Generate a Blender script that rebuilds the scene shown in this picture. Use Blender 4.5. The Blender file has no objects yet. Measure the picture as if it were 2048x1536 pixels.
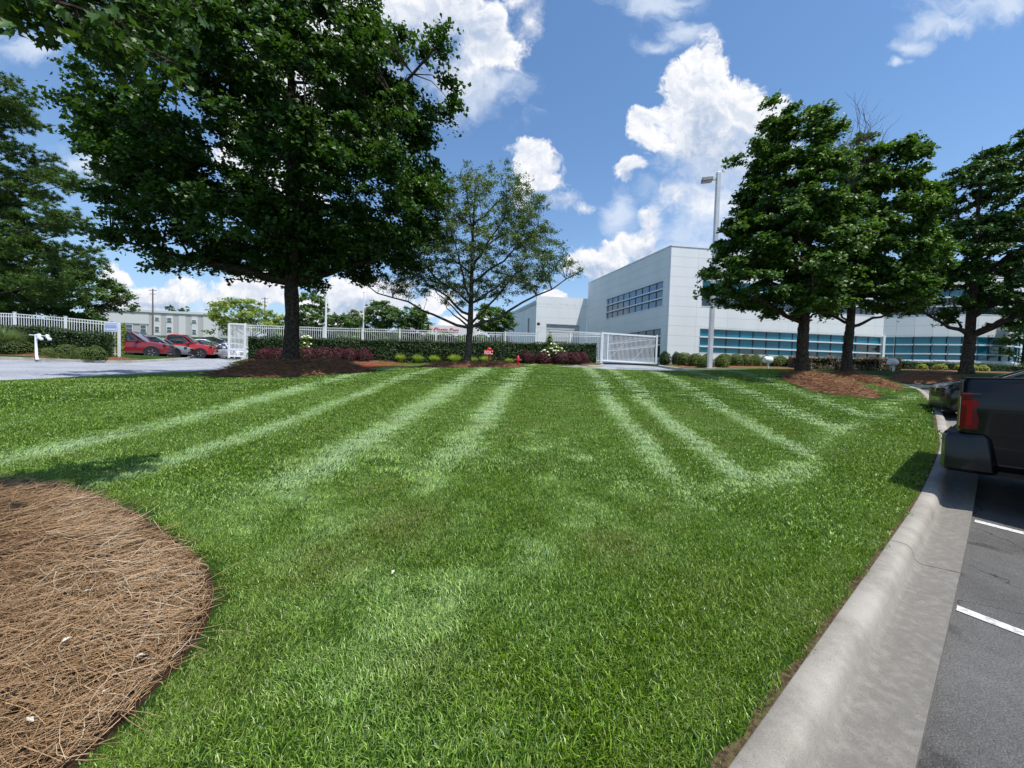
import bpy, math, random
import numpy as np
from mathutils import Vector, Matrix
from mathutils.geometry import delaunay_2d_cdt
R = math.radians
rng = np.random.default_rng(7)
random.seed(7)
sc = bpy.context.scene
C = sc.collection

# ------------------------------------------------------------------ camera
EYE, F = 1.55, 769.0
PITCH, ROLL = math.atan(25 / 769.0), 0.030
fwd = Vector((0, math.cos(PITCH), -math.sin(PITCH)))
r0, u0 = Vector((1, 0, 0)), Vector((0, math.sin(PITCH), math.cos(PITCH)))
cr = r0 * math.cos(ROLL) + u0 * math.sin(ROLL)
cu = u0 * math.cos(ROLL) - r0 * math.sin(ROLL)
cam = bpy.data.objects.new('camera', bpy.data.cameras.new('camera'))
C.objects.link(cam)
m = Matrix((cr, cu, -fwd)).transposed().to_4x4()
m.translation = (0, 0, EYE)
cam.matrix_world = m
cam.data.sensor_width = 36.0
cam.data.lens = F / 2048 * 36
cam.data.clip_start = 0.05
cam.data.clip_end = 4000
sc.camera = cam

def P(px, py, Z):
    """world point seen at photo pixel (px, py) at forward distance Z"""
    d = cr * ((px - 1024) / F) + cu * (-(py - 768) / F) + fwd
    return Vector((0, 0, EYE)) + d * (Z / d.y)

# ------------------------------------------------------------------ sun, exposure
SUN = Vector((0.31, -0.25, 0.92)).normalized()
sun = bpy.data.objects.new('sun', bpy.data.lights.new('sun', 'SUN'))
C.objects.link(sun)
sun.rotation_euler = SUN.to_track_quat('Z', 'Y').to_euler()
sun.data.energy = 3.8
sun.data.angle = R(0.53)
sun.data.color = (1.0, 0.955, 0.89)
sc.view_settings.view_transform = 'Standard'
sc.view_settings.look = 'None'
sc.view_settings.exposure = 0.6
sc.view_settings.gamma = 1.0
sc.view_settings.use_curve_mapping = False
sc.render.engine = 'CYCLES'
sc.cycles.use_denoising = True
sc.cycles.max_bounces = 7
sc.cycles.transparent_max_bounces = 8
sc.cycles.sample_clamp_indirect = 6

# ------------------------------------------------------------------ node helper
class NT:
    def __init__(s, tree):
        s.t = tree; s.n = tree.nodes; s.l = tree.links
    def put(s, sock, v):
        if v is None: return
        if isinstance(v, bpy.types.NodeSocket): s.l.new(v, sock)
        elif isinstance(v, bpy.types.Node): s.l.new(v.outputs[0], sock)
        elif isinstance(v, (tuple, list)) and len(v) == 3 and sock.type == 'RGBA': sock.default_value = (*v, 1)
        else: sock.default_value = v
    def node(s, ty, ins=None, **kw):
        n = s.n.new(ty)
        for k, v in kw.items(): setattr(n, k, v)
        for k, v in (ins or {}).items(): s.put(n.inputs[k], v)
        return n
    def math(s, op, a, b=None, c=None, clamp=False):
        n = s.node('ShaderNodeMath', operation=op, use_clamp=clamp)
        s.put(n.inputs[0], a); s.put(n.inputs[1], b); s.put(n.inputs[2], c)
        return n.outputs[0]
    def vmath(s, op, a, b=None, scale=None):
        n = s.node('ShaderNodeVectorMath', operation=op)
        s.put(n.inputs[0], a); s.put(n.inputs[1], b)
        if scale is not None: s.put(n.inputs['Scale'], scale)
        return n.outputs['Value'] if op in ('DOT_PRODUCT', 'LENGTH', 'DISTANCE') else n.outputs[0]
    def mix(s, f, a, b):
        n = s.node('ShaderNodeMix', data_type='RGBA')
        s.put(n.inputs[0], f); s.put(n.inputs[6], a); s.put(n.inputs[7], b)
        return n.outputs[2]
    def noise(s, vec, scale, detail=4, rough=.55, dist=0.0):
        n = s.node('ShaderNodeTexNoise', {'Scale': scale, 'Detail': detail, 'Roughness': rough, 'Distortion': dist})
        s.put(n.inputs['Vector'], vec)
        return n.outputs[0]
    def ss(s, v, lo, hi, a=0.0, b=1.0):
        n = s.node('ShaderNodeMapRange', interpolation_type='SMOOTHSTEP')
        for i, x in enumerate((v, lo, hi, a, b)): s.put(n.inputs[i], x)
        return n.outputs[0]

# ------------------------------------------------------------------ world: sky with cumulus clouds
world = bpy.data.worlds.new('World'); sc.world = world; world.use_nodes = True
w = NT(world.node_tree); w.n.clear()
sky = w.node('ShaderNodeTexSky', sky_type='NISHITA', sun_disc=False)
sky.sun_elevation = math.asin(SUN.z); sky.sun_rotation = math.atan2(SUN.x, SUN.y)
sky.air_density = 1.0; sky.dust_density = 0.6; sky.ozone_density = 2.2; sky.altitude = 200
tc = w.node('ShaderNodeTexCoord').outputs['Generated']
sep = w.node('ShaderNodeSeparateXYZ'); w.put(sep.inputs[0], tc)
dx, dy, dz = sep.outputs
ay = w.math('MAXIMUM', dy, 0.05)
U = w.math('DIVIDE', dx, ay); V = w.math('DIVIDE', dz, ay)
uv = w.node('ShaderNodeCombineXYZ'); w.put(uv.inputs[0], U); w.put(uv.inputs[1], V); uv = uv.outputs[0]
def UVp(px, py):
    p = P(px, py, 1.0); return p.x, p.z - EYE
def field(vec, blobs):
    """union of soft discs; value 1 at a centre, 0 at a rim, negative outside"""
    out = None
    for (px, py, rx, ry) in blobs:
        cx, cy = UVp(px, py)
        d = w.vmath('SUBTRACT', vec, (cx, cy, 0))
        d = w.vmath('MULTIPLY', d, (F / rx, F / ry, 0))
        v = w.math('SUBTRACT', 1.0, w.vmath('LENGTH', d))
        out = v if out is None else w.math('SMOOTH_MAX', out, v, 0.18)
    return out
CUM = [(1415, 150, 62, 66), (1375, 190, 55, 60), (1470, 215, 75, 62), (1520, 240, 55, 55), (1290, 255, 28, 42), (1340, 230, 40, 45),
       (1400, 270, 90, 80), (1450, 320, 120, 90), (1265, 338, 27, 24), (1295, 470, 30, 38), (1285, 430, 18, 26), (1325, 376, 12, 18), (1180, 528, 62, 36), (1225, 512, 50, 36), (1300, 430, 26, 34), (1275, 480, 44, 30), (1345, 395, 50, 50), (1420, 400, 80, 60),
       (1060, 322, 44, 34), (1085, 365, 40, 42), (1120, 395, 44, 26), (1165, 412, 34, 16), (1050, 390, 30, 40),
       (860, 40, 170, 75), (960, 95, 80, 70), (900, 150, 90, 80), (960, 175, 60, 50), (1055, 40, 30, 55), (1035, 5, 40, 22), (700, 120, 150, 160), (560, 260, 120, 150),
       (520, 580, 80, 44), (440, 606, 60, 26), (365, 592, 56, 36), (290, 600, 60, 32), (235, 560, 30, 20), (690, 592, 60, 36), (640, 620, 90, 36), (760, 600, 60, 34), (870, 610, 50, 20), (1110, 592, 30, 14), (940, 650, 60, 18)]
SHADE = [(1395, 285, 55, 100), (1440, 330, 110, 70), (1480, 300, 55, 40), (880, 60, 120, 50), (960, 200, 60, 50), (800, 150, 110, 120), (1085, 400, 60, 20), (1300, 500, 40, 24), (1200, 545, 80, 22), (500, 612, 120, 16), (330, 612, 90, 12), (1275, 352, 22, 12), (690, 615, 70, 14)]
SOFT = [(1440, 400, 190, 130), (960, 190, 90, 60), (1060, 30, 60, 60), (1150, 405, 50, 30), (840, 130, 110, 100), (1090, 400, 60, 30), (500, 615, 160, 20)]
WISP = [(1320, 8, 105, 34), (1310, 88, 62, 22), (1370, 60, 60, 30), (1950, 15, 130, 34), (1870, 50, 80, 30), (1830, 85, 40, 26), (2010, 10, 90, 30),
        (1440, 420, 170, 150), (1400, 540, 200, 80), (1240, 420, 40, 60), (60, 90, 110, 40), (190, 330, 90, 50), (1800, 120, 22, 12), (1450, 330, 150, 120), (960, 180, 110, 80)]
def vnoise(vec, sc_, det, amp):
    n = w.node('ShaderNodeTexNoise', {'Scale': sc_, 'Detail': det, 'Roughness': .6}); w.put(n.inputs['Vector'], vec)
    return w.vmath('SCALE', w.vmath('SUBTRACT', n.outputs[1], (.5, .5, .5)), scale=amp)
uvw = w.vmath('ADD', uv, vnoise(uv, 6.0, 2, .10))
uvw = w.vmath('ADD', uvw, vnoise(uv, 26.0, 3, .035))
def vor(vec, sc_):
    n = w.node('ShaderNodeTexVoronoi', {'Scale': sc_, 'Detail': 2.0, 'Roughness': .7, 'Lacunarity': 2.4}, feature='F1', normalize=True)
    w.put(n.inputs['Vector'], vec); return n.outputs['Distance']
f0 = field(uvw, CUM)
def tex(v):
    b = w.math('SUBTRACT', 0.36, vor(v, 17.0)); n = w.math('SUBTRACT', w.noise(v, 8.0, 6, .66), .5)
    return w.math('ADD', w.math('MULTIPLY', b, 0.85), w.math('MULTIPLY', n, 2.0))
tA = tex(uvw); tB = tex(w.vmath('ADD', uvw, (0.007, 0.016, 0)))
d0 = w.math('ADD', f0, tA)
soft = w.ss(field(uvw, SOFT), -.2, .5)
alpha_c = w.ss(w.math('SUBTRACT', d0, w.math('MULTIPLY', soft, .15)), -0.10, w.math('MULTIPLY_ADD', soft, .9, .28))
lit = w.ss(w.math('SUBTRACT', tA, tB), -0.30, 0.30)            # billows turned towards the sun
sh = w.ss(w.math('ADD', field(uvw, SHADE), w.math('MULTIPLY', tA, .45)), -.30, .80)
rim = w.ss(d0, .15, 1.0)
bright = w.math('ADD', w.math('MULTIPLY_ADD', lit, .62, .52), w.math('MULTIPLY', sh, -.66))
bright = w.math('SUBTRACT', bright, w.math('MULTIPLY', rim, .12), clamp=True)
ccol = w.mix(bright, (0.31, 0.38, 0.50), (0.67, 0.672, 0.69))
fw = field(uvw, WISP)
wn = w.math('SUBTRACT', w.noise(w.vmath('MULTIPLY', uvw, (1, 1.6, 1)), 8.0, 6, .62, .4), .5)
alpha_w = w.math('MULTIPLY', w.ss(w.math('ADD', fw, w.math('MULTIPLY', wn, 2.2)), -0.10, 1.05), .80)
horizon = w.math('POWER', w.math('SUBTRACT', 1.0, w.math('ABSOLUTE', dz), clamp=True), 5.0)
skyc = w.vmath('SCALE', sky.outputs[0], scale=0.105)
skyc = w.vmath('MULTIPLY', skyc, (0.87, 1.08, 1.20))
skyc = w.mix(w.math('MULTIPLY', horizon, .82), skyc, (0.335, 0.395, 0.48))
c1 = w.mix(alpha_w, skyc, (0.50, 0.56, 0.65))
c2 = w.mix(alpha_c, c1, ccol)
# the rest of the sky: the same kind of broken cloud, off the frame
alpha_o = w.math('MULTIPLY', w.math('SUBTRACT', 1.0, w.ss(dy, .1, .30)), w.ss(w.noise(tc, 2.6, 4, .58), .50, .66))
c3 = w.mix(w.math('MULTIPLY', alpha_o, .85), skyc, (0.56, 0.59, 0.64))
bgA = w.node('ShaderNodeBackground', {'Strength': 1.0}); w.put(bgA.inputs[0], c3)
bgB = w.node('ShaderNodeBackground', {'Strength': 1.0}); w.put(bgB.inputs[0], c2)
# the modelled clouds stand only in this part of the sky
mask = w.math('MULTIPLY', w.math('GREATER_THAN', dy, .30), w.math('GREATER_THAN', dz, -.02))
mxw = w.node('ShaderNodeMixShader'); w.put(mxw.inputs[0], mask); w.l.new(bgA.outputs[0], mxw.inputs[1]); w.l.new(bgB.outputs[0], mxw.inputs[2])
out = w.node('ShaderNodeOutputWorld'); w.put(out.inputs[0], mxw)
try:
    world.cycles.sampling_method = 'MANUAL'; world.cycles.sample_map_resolution = 256
except Exception: pass

# ------------------------------------------------------------------ materials
MATS = {}
def mat(name, col=(.5, .5, .5), rough=.6, metal=0.0, spec=.5, col2=None, nscale=8.0, bump=0.0, bscale=40.0, coat=0.0, contrast=(.35, .65), build=None, trans=0.0, tint=False):
    if name in MATS: return MATS[name]
    M = bpy.data.materials.new(name); M.use_nodes = True
    t = NT(M.node_tree); t.n.clear()
    b = t.node('ShaderNodeBsdfPrincipled')
    b.inputs['Roughness'].default_value = rough; b.inputs['Metallic'].default_value = metal
    b.inputs['Specular IOR Level'].default_value = spec
    b.inputs['Coat Weight'].default_value = coat; b.inputs['Coat Roughness'].default_value = .04
    geo = t.node('ShaderNodeNewGeometry').outputs['Position']
    colr = col
    if build: colr = build(t, geo, b)
    elif tint:
        a = t.node('ShaderNodeAttribute', attribute_name='tint').outputs['Fac']
        n = t.noise(geo, nscale, 3)
        f = t.math('ADD', t.math('MULTIPLY', a, .65), t.math('MULTIPLY', n, .35))
        colr = t.mix(f, col, col2 or col)
    elif col2 is not None:
        colr = t.mix(t.ss(t.noise(geo, nscale, 6, .6), *contrast), col, col2)
    t.put(b.inputs['Base Color'], colr)
    if bump:
        bn = t.node('ShaderNodeBump', {'Strength': bump, 'Distance': .02}); t.put(bn.inputs['Height'], t.noise(geo, bscale, 6, .65))
        t.put(b.inputs['Normal'], bn)
    o = t.node('ShaderNodeOutputMaterial')
    if trans > 0:
        tr = t.node('ShaderNodeBsdfTranslucent')
        if isinstance(colr, bpy.types.NodeSocket): t.put(tr.inputs[0], t.vmath('MULTIPLY', colr, (1.5, 1.5, .6)))
        else: t.put(tr.inputs[0], (min(1, col[0] * 1.5), min(1, col[1] * 1.5), col[2] * .6))
        mx = t.node('ShaderNodeMixShader', {0: trans}); t.l.new(b.outputs[0], mx.inputs[1]); t.l.new(tr.outputs[0], mx.inputs[2])
        t.put(o.inputs[0], mx)
    else: t.put(o.inputs[0], b)
    MATS[name] = M
    return M

# mowing pattern (blade lean, plus pale undersides and sheen painted into the blade colour)
WD = Vector((0.112, 0.994))
PALE_SHEEN = [(-6.1, .26), (-4.4, .16), (-2.65, .25), (-1.28, .24), (1.36, .20), (2.3, .20), (4.1, .21), (5.7, .2), (7.3, .2)]
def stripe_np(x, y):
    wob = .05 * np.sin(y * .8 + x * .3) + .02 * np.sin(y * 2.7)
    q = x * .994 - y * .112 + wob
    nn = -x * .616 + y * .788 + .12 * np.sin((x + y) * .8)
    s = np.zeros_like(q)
    for c, wd in PALE_SHEEN:
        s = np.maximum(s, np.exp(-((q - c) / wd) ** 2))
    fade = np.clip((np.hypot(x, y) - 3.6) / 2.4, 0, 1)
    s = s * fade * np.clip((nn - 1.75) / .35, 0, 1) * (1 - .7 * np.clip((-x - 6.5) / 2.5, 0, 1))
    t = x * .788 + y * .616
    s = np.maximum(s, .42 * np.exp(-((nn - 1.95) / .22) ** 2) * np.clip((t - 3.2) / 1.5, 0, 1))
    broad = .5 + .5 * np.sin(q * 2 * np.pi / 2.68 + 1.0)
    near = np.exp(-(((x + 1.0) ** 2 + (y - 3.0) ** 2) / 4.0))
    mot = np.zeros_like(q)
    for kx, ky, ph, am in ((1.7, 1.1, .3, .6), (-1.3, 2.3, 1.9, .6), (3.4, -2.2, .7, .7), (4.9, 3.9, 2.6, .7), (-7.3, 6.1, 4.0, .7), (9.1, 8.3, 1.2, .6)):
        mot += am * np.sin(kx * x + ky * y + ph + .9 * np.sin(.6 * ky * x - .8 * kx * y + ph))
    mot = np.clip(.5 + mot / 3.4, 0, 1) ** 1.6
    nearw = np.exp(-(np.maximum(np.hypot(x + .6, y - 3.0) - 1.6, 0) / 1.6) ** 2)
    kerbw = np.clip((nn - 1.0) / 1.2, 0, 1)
    return np.clip(s * (.75 + .45 * mot) + .10 * broad * fade + nearw * kerbw * (.05 + .26 * mot) + .07 * mot, 0, 1)  # mottling adds silvery sheen that goes into the blade colour

# ------------------------------------------------------------------ mesh helpers
def worldloc(p):
    v = Vector((0, 0, 0))
    while p is not None: v += p.location; p = p.parent
    return v
def link(o, parent=None):
    C.objects.link(o)
    if parent is not None:
        o.parent = parent
    return o
def mesh_np(name, V_, Fc, mat_=None, parent=None, tint=None, smooth=False, n=3):
    """V_ (N,3) world coordinates, Fc (M,n) indices"""
    V_ = np.asarray(V_, dtype=np.float32); Fc = np.asarray(Fc, dtype=np.int32)
    if parent is not None: V_ = V_ - np.array(worldloc(parent), dtype=np.float32)
    me = bpy.data.meshes.new(name)
    me.vertices.add(len(V_)); me.vertices.foreach_set('co', V_.ravel())
    me.loops.add(Fc.size); me.loops.foreach_set('vertex_index', Fc.ravel())
    me.polygons.add(len(Fc)); me.polygons.foreach_set('loop_start', np.arange(0, Fc.size, n, dtype=np.int32))
    if smooth: me.polygons.foreach_set('use_smooth', np.ones(len(Fc), dtype=bool))
    me.update(calc_edges=True)
    if tint is not None:
        a = me.attributes.new('tint', 'FLOAT', 'POINT'); a.data.foreach_set('value', np.asarray(tint, dtype=np.float32))
    if mat_: me.materials.append(mat_)
    return link(bpy.data.objects.new(name, me), parent)

def quadtri(q): return q
class MB:
    """collects shapes in world coordinates"""
    def __init__(s): s.v = []; s.f = []
    def add(s, vs, fs):
        b = len(s.v); s.v += [tuple(x) for x in vs]; s.f += [tuple(b + i for i in f) for f in fs]; return s
    def frame(s, o, ax, ay, az, lo, hi):
        """box lo..hi in the frame (o; ax, ay, az)"""
        o, ax, ay, az = map(Vector, (o, ax, ay, az))
        vs = [o + ax * x + ay * y + az * z for z in (lo[2], hi[2]) for y in (lo[1], hi[1]) for x in (lo[0], hi[0])]
        return s.add(vs, [(0, 2, 3, 1), (4, 5, 7, 6), (0, 1, 5, 4), (2, 6, 7, 3), (0, 4, 6, 2), (1, 3, 7, 5)])
    def box(s, lo, hi): return s.frame((0, 0, 0), (1, 0, 0), (0, 1, 0), (0, 0, 1), lo, hi)
    def bar(s, a, b, wd, h=None, up=(0, 0, 1)):
        a, b = Vector(a), Vector(b); h = h or wd
        x = (b - a); L = x.length; x.normalize(); up = Vector(up)
        y = up.cross(x)
        if y.length < 1e-4: y = Vector((0, 1, 0)).cross(x)
        if y.length < 1e-4: y = Vector((1, 0, 0))
        y.normalize(); z = x.cross(y)
        return s.frame(a, x, y, z, (0, -wd / 2, -h / 2), (L, wd / 2, h / 2))
    def tube(s, pts, rad, seg=8, cap=True):
        pts = [Vector(p) for p in pts]
        if not hasattr(rad, '__len__'): rad = [rad] * len(pts)
        base = len(s.v); n = len(pts)
        pu = None
        for i, p in enumerate(pts):
            t = (pts[min(i + 1, n - 1)] - pts[max(i - 1, 0)]).normalized()
            if pu is None: u = t.orthogonal().normalized()
            else:
                u = pu - t * pu.dot(t)
                u = u.normalized() if u.length > 1e-5 else t.orthogonal().normalized()
            pu = u; v = t.cross(u)
            for k in range(seg):
                a = 2 * math.pi * k / seg
                s.v.append(tuple(p + (u * math.cos(a) + v * math.sin(a)) * rad[i]))
        for i in range(n - 1):
            for k in range(seg):
                k2 = (k + 1) % seg
                s.f.append((base + i * seg + k, base + i * seg + k2, base + (i + 1) * seg + k2, base + (i + 1) * seg + k))
        if cap:
            s.f.append(tuple(base + k for k in reversed(range(seg)))); s.f.append(tuple(base + (n - 1) * seg + k for k in range(seg)))
        return s
    def lathe(s, o, prof, seg=16, axis=(0, 0, 1)):
        o = Vector(o); ax = Vector(axis).normalized(); u = ax.orthogonal().normalized(); v = ax.cross(u)
        base = len(s.v)
        for r_, z_ in prof:
            for k in range(seg):
                a = 2 * math.pi * k / seg
                s.v.append(tuple(o + ax * z_ + (u * math.cos(a) + v * math.sin(a)) * max(r_, 1e-4)))
        for i in range(len(prof) - 1):
            for k in range(seg):
                k2 = (k + 1) % seg
                s.f.append((base + i * seg + k, base + i * seg + k2, base + (i + 1) * seg + k2, base + (i + 1) * seg + k))
        s.f.append(tuple(base + k for k in reversed(range(seg)))); s.f.append(tuple(base + (len(prof) - 1) * seg + k for k in range(seg)))
        return s
    def build(s, name, mat_, parent=None, bevel=0.0, smooth=False, angle=35, local=False):
        me = bpy.data.meshes.new(name)
        off = worldloc(parent) if (parent is not None and not local) else Vector((0, 0, 0))
        me.from_pydata([tuple(Vector(v) - off) for v in s.v], [], s.f)
        me.update()
        if mat_: me.materials.append(mat_)
        o = link(bpy.data.objects.new(name, me), parent)
        if bevel:
            bv = o.modifiers.new('b', 'BEVEL'); bv.width = bevel; bv.segments = 2; bv.limit_method = 'ANGLE'; bv.angle_limit = R(40)
        if smooth:
            me.polygons.foreach_set('use_smooth', np.ones(len(me.polygons), dtype=bool))
            try: me.set_sharp_from_angle(angle=R(angle))
            except Exception: pass
        return o

def tag(o, label=None, cat=None, group=None, kind=None):
    if label: o['label'] = label
    if cat: o['category'] = cat
    if group: o['group'] = group
    if kind: o['kind'] = kind
    return o
def thing(name, label, cat, loc=(0, 0, 0), group=None):
    o = bpy.data.objects.new(name, None); o.location = loc; o.empty_display_size = .2
    C.objects.link(o)
    return tag(o, label, cat, group)
def copy_tree(src, loc, label, rotz=0.0, scale=None, parent=None):
    c = src.copy(); C.objects.link(c); c.parent = parent
    if parent is None:
        c.location = loc; c.rotation_euler = (0, 0, rotz)
        if scale: c.scale = scale
        c['label'] = label
    for ch in list(src.children): copy_tree(ch, None, None, parent=c)
    return c

# ------------------------------------------------------------------ terrain
CT = np.array([
 (0,0,0),(-2,0,.02),(3,0,-.08),(0,-10,-.3),(10,-10,-.6),(-10,-10,.2),(-10,0,.35),
 (-1.2,-.15,.02),(.94,1.5,.03),(2.6,2.83,.055),(3.57,3.56,.075),(5.44,5.03,.13),(6.5,5.9,.34),(7.7,7.1,.53),(10.5,9.5,.76),(13.6,12.7,1.16),(15.3,15.3,1.50),
 (8,0,-.15),(14,4,.2),(16,10,.70),(22,13,1.15),(6.5,3.5,.0),(9.5,5.5,.32),
 (0,5,.50),(0,10,1.05),(0,16.5,1.84),(-3,7,.72),(5,10,.85),(5,16,1.72),(11,14.6,1.76),(13.7,15.8,1.84),(3,6.5,.48),
 (-5,5,.42),(-2,2.6,.18),(-6.7,5,.50),(-4.5,1.5,.22),
 (-6.4,11,1.19),(-5,13,1.42),(-9.6,12.5,1.22),
 (-14.3,10.8,.85),(-13.9,13,.97),(-12.7,16.5,1.2),(-10,9,.95),
 (-22.6,17,1.44),(-21.4,21,1.50),(-15.8,22,1.56),(-9.3,22,1.72),(-5.3,21.5,1.72),(-5,17,1.62),
 (0,21,1.80),(.4,24.5,2.0),(8,20,1.85),(8,28,2.38),(-17.7,24,1.88),(-27,20.5,1.9),(-27,17,1.46),
 (-27,30,1.9),(-20,32,2.0),(10.2,21.5,2.0),(20.7,19,1.98),(18.3,17.6,1.36),(20.5,15.6,1.22),(15.5,20.2,1.95),(14.9,24,2.25),(21.8,22,2.2),(30,25,2.45),
 (13.7,34.3,2.5),(35,37,2.6),(45,35,2.6),(2,48,2.9),(-10,30,2.3),
 (-45,45,3.3),(-80,90,7.0),(-135,150,11.5),(-60,140,9.0),(0,150,5),(120,150,4),(-150,60,5),(150,50,3),(-100,20,2.5),(100,10,2),(60,0,1),(-60,0,1.2),(0,-40,-.5),(60,-40,0),(-60,-40,0)], dtype=float)
def _phi(r2): return np.where(r2 > 0, r2 * np.log(np.maximum(r2, 1e-9)) * .5, 0)
_n = len(CT); _K = _phi(((CT[:, None, :2] - CT[None, :, :2]) ** 2).sum(-1)) + np.eye(_n) * 0.6
_Pm = np.c_[np.ones(_n), CT[:, :2]]
_A = np.block([[_K, _Pm], [_Pm.T, np.zeros((3, 3))]])
_W = np.linalg.solve(_A, np.r_[CT[:, 2], 0, 0, 0])
def zf(x, y):
    x = np.atleast_1d(np.asarray(x, float)); y = np.atleast_1d(np.asarray(y, float))
    shp = x.shape; x = x.ravel(); y = y.ravel(); o = np.empty(len(x))
    for i in range(0, len(x), 40000):
        a = x[i:i + 40000]; b = y[i:i + 40000]
        # beyond the surveyed area hold the edge value
        ac = np.clip(a, -150, 150); bc = np.clip(b, -40, 150)
        o[i:i + 40000] = _phi((ac[:, None] - CT[None, :, 0]) ** 2 + (bc[:, None] - CT[None, :, 1]) ** 2) @ _W[:_n] + _W[_n] + _W[_n + 1] * ac + _W[_n + 2] * bc
    return o.reshape(shp)
def z1(x, y): return float(zf(x, y)[0])
def G(px, Z, dz=0.0):
    """ground point at forward distance Z on photo column px"""
    x = (px - 1024) / F * Z; z = z1(x, Z)
    for _ in range(3):
        # column leans by the roll of the camera
        v = (z - EYE) / Z
        x = ((px - 1024) / F * math.cos(ROLL) - v * math.sin(ROLL) * 1.0) * Z
        z = z1(x, Z)
    return Vector((x, Z, z + dz))

d_ = Vector((.788, .616)); n_ = Vector((-.616, .788))
def TN(t, n): p = d_ * t + n_ * n; return (p.x, p.y)
def spline(pts, per=5, closed=False):
    pts = [np.array(p, float) for p in pts]; out = []; n = len(pts)
    rngi = range(n if closed else n - 1)
    for i in rngi:
        p0 = pts[(i - 1) % n] if closed or i > 0 else pts[0]
        p1, p2 = pts[i], pts[(i + 1) % n]
        p3 = pts[(i + 2) % n] if closed or i + 2 < n else pts[-1]
        for k in range(per):
            t = k / per
            out.append(.5 * ((2 * p1) + (-p0 + p2) * t + (2 * p0 - 5 * p1 + 4 * p2 - p3) * t * t + (-p0 + 3 * p1 - 3 * p2 + p3) * t ** 3))
    if not closed: out.append(pts[-1])
    return np.array(out)
K_NEAR = [TN(-1.0, .6), TN(1.66, .6), TN(5, .6), TN(7.2, .61), (7.28, 6.5), (8.9, 8.0), (10.5, 9.5), (12.0, 11.0), (13.6, 12.7), (14.75, 14.1), (15.3, 15.3), (15.0, 16.5), (13.4, 17.0), (10, 17.1), (5, 17.0), (0, 17.1), (-6, 17.4), (-10.5, 17.4), (-12.8, 16.2), (-13.9, 13.4), (-14.6, 10.9), (-16.4, 8.4), (-21, 5.5), (-30, 3), (-45, 0)]
K_NEAR_S = np.vstack([np.array([TN(-20, .6), TN(-16, .6), TN(-10, .6), TN(-4, .6)]), spline(K_NEAR, 6)])
ISLAND = np.vstack([K_NEAR_S, np.array([(-45, -25), (-20, -25)])])
FAR_R = spline([(45, 4), (30, 12), (23, 16), (19.5, 17.6), (17.4, 18.9), (14, 19.9), (11, 20.8), (9.9, 22.0), (9.7, 24.0), (9.9, 26.2)], 5)
FAR_C = spline([(6.3, 26.5), (5.6, 24.9), (4.2, 23.4), (0, 22.2), (-5, 21.7), (-9.3, 21.5), (-13.2, 21.2), (-15.4, 21.4), (-16.3, 22.2), (-16.6, 23.6)], 5)
FAR_L = spline([(-20.3, 24.2), (-20.7, 22.6), (-21.6, 20.4), (-24, 17.7), (-32, 15), (-50, 12.5), (-70, 12)], 5)
OUTER = np.vstack([[(45, -30)], FAR_R, [(10.0, 33.0), (6.2, 33.0)], FAR_C, [(-15.5, 40.0), (-48, 40.0), (-46, 26.0)], FAR_L, [(-70, -30)]])
def ell(cx, cy, rx, ry, rot=0, n=28, wob=.06, seed=0):
    r_ = np.random.default_rng(seed); a = np.linspace(0, 2 * np.pi, n, endpoint=False)
    k = 1 + wob * np.sin(3 * a + seed) + wob * .5 * np.sin(5 * a + 2 * seed)
    x, y = rx * np.cos(a) * k, ry * np.sin(a) * k
    return np.c_[cx + x * np.cos(rot) - y * np.sin(rot), cy + x * np.sin(rot) + y * np.cos(rot)]
BED_NEAR = spline([(-1.57, 1.2), (-1.53, 1.66), (-1.6, 2.0), (-1.78, 2.3), (-2.1, 2.6), (-2.86, 3.05), (-3.6, 3.42), (-4.3, 3.68), (-5.2, 3.72), (-6.3, 3.4), (-7, 2.2), (-6.5, .8), (-5, -.2), (-3.2, -.2), (-2.1, .4)], 4, True)
BEDS = {  # name: (polygon, mound height, centre, kind)
 'near': (BED_NEAR, .10, (-4.4, 1.8)),
 'big': (ell(-7.35, 12.9, 2.5, 1.9, 0, seed=1), .34, (-7.5, 13.0)),
 'mid': (ell(-1.7, 15.6, 2.1, .95, 0, seed=2), .12, (-1.85, 15.7)),
 'right_a': (ell(10.75, 13.3, 1.15, 2.1, -.35, seed=3), .14, (10.95, 14.5)),
 'right_b': (ell(13.45, 14.75, .85, 1.6, -.35, seed=4), .12, (13.5, 15.6)),
 'third': (ell(20.4, 18.9, 1.6, 1.1, .2, seed=5), .12, (20.7, 18.9)),
 'red_left': (spline([(-16.0, 22.9), (-15.2, 22.0), (-12.5, 21.9), (-9.6, 22.5), (-7.2, 23.3), (-7.0, 24.6), (-12, 24.4), (-16.2, 24.2)], 3, True), .08, (-12, 23.4)),
 'red_right': (spline([(1.3, 25.6), (2.6, 25.0), (4.4, 25.1), (5.5, 25.7), (5.9, 26.6), (4, 27.0), (1.4, 26.6)], 3, True), .06, (4, 26)),
 'globes': (spline([(10.3, 24.5), (10.6, 22.6), (12.4, 22.4), (15, 22.9), (18, 24.2), (20, 26.5), (17, 27.5), (12, 27.2), (10.4, 26.4)], 3, True), .06, (14, 25)),
 'left_bed': (spline([(-31, 19.0), (-27.5, 18.6), (-24.6, 18.8), (-22.6, 19.7), (-21.7, 21.0), (-21.6, 22.2), (-24, 22.0), (-31, 21.5)], 3, True), .10, (-25, 20.5)),
 'yellows': (spline([(24, 23.2), (27, 22.6), (30, 22.4), (33, 23.4), (33, 26), (28, 27), (24.2, 26)], 3, True), .05, (28, 24.5)),
}
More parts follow.
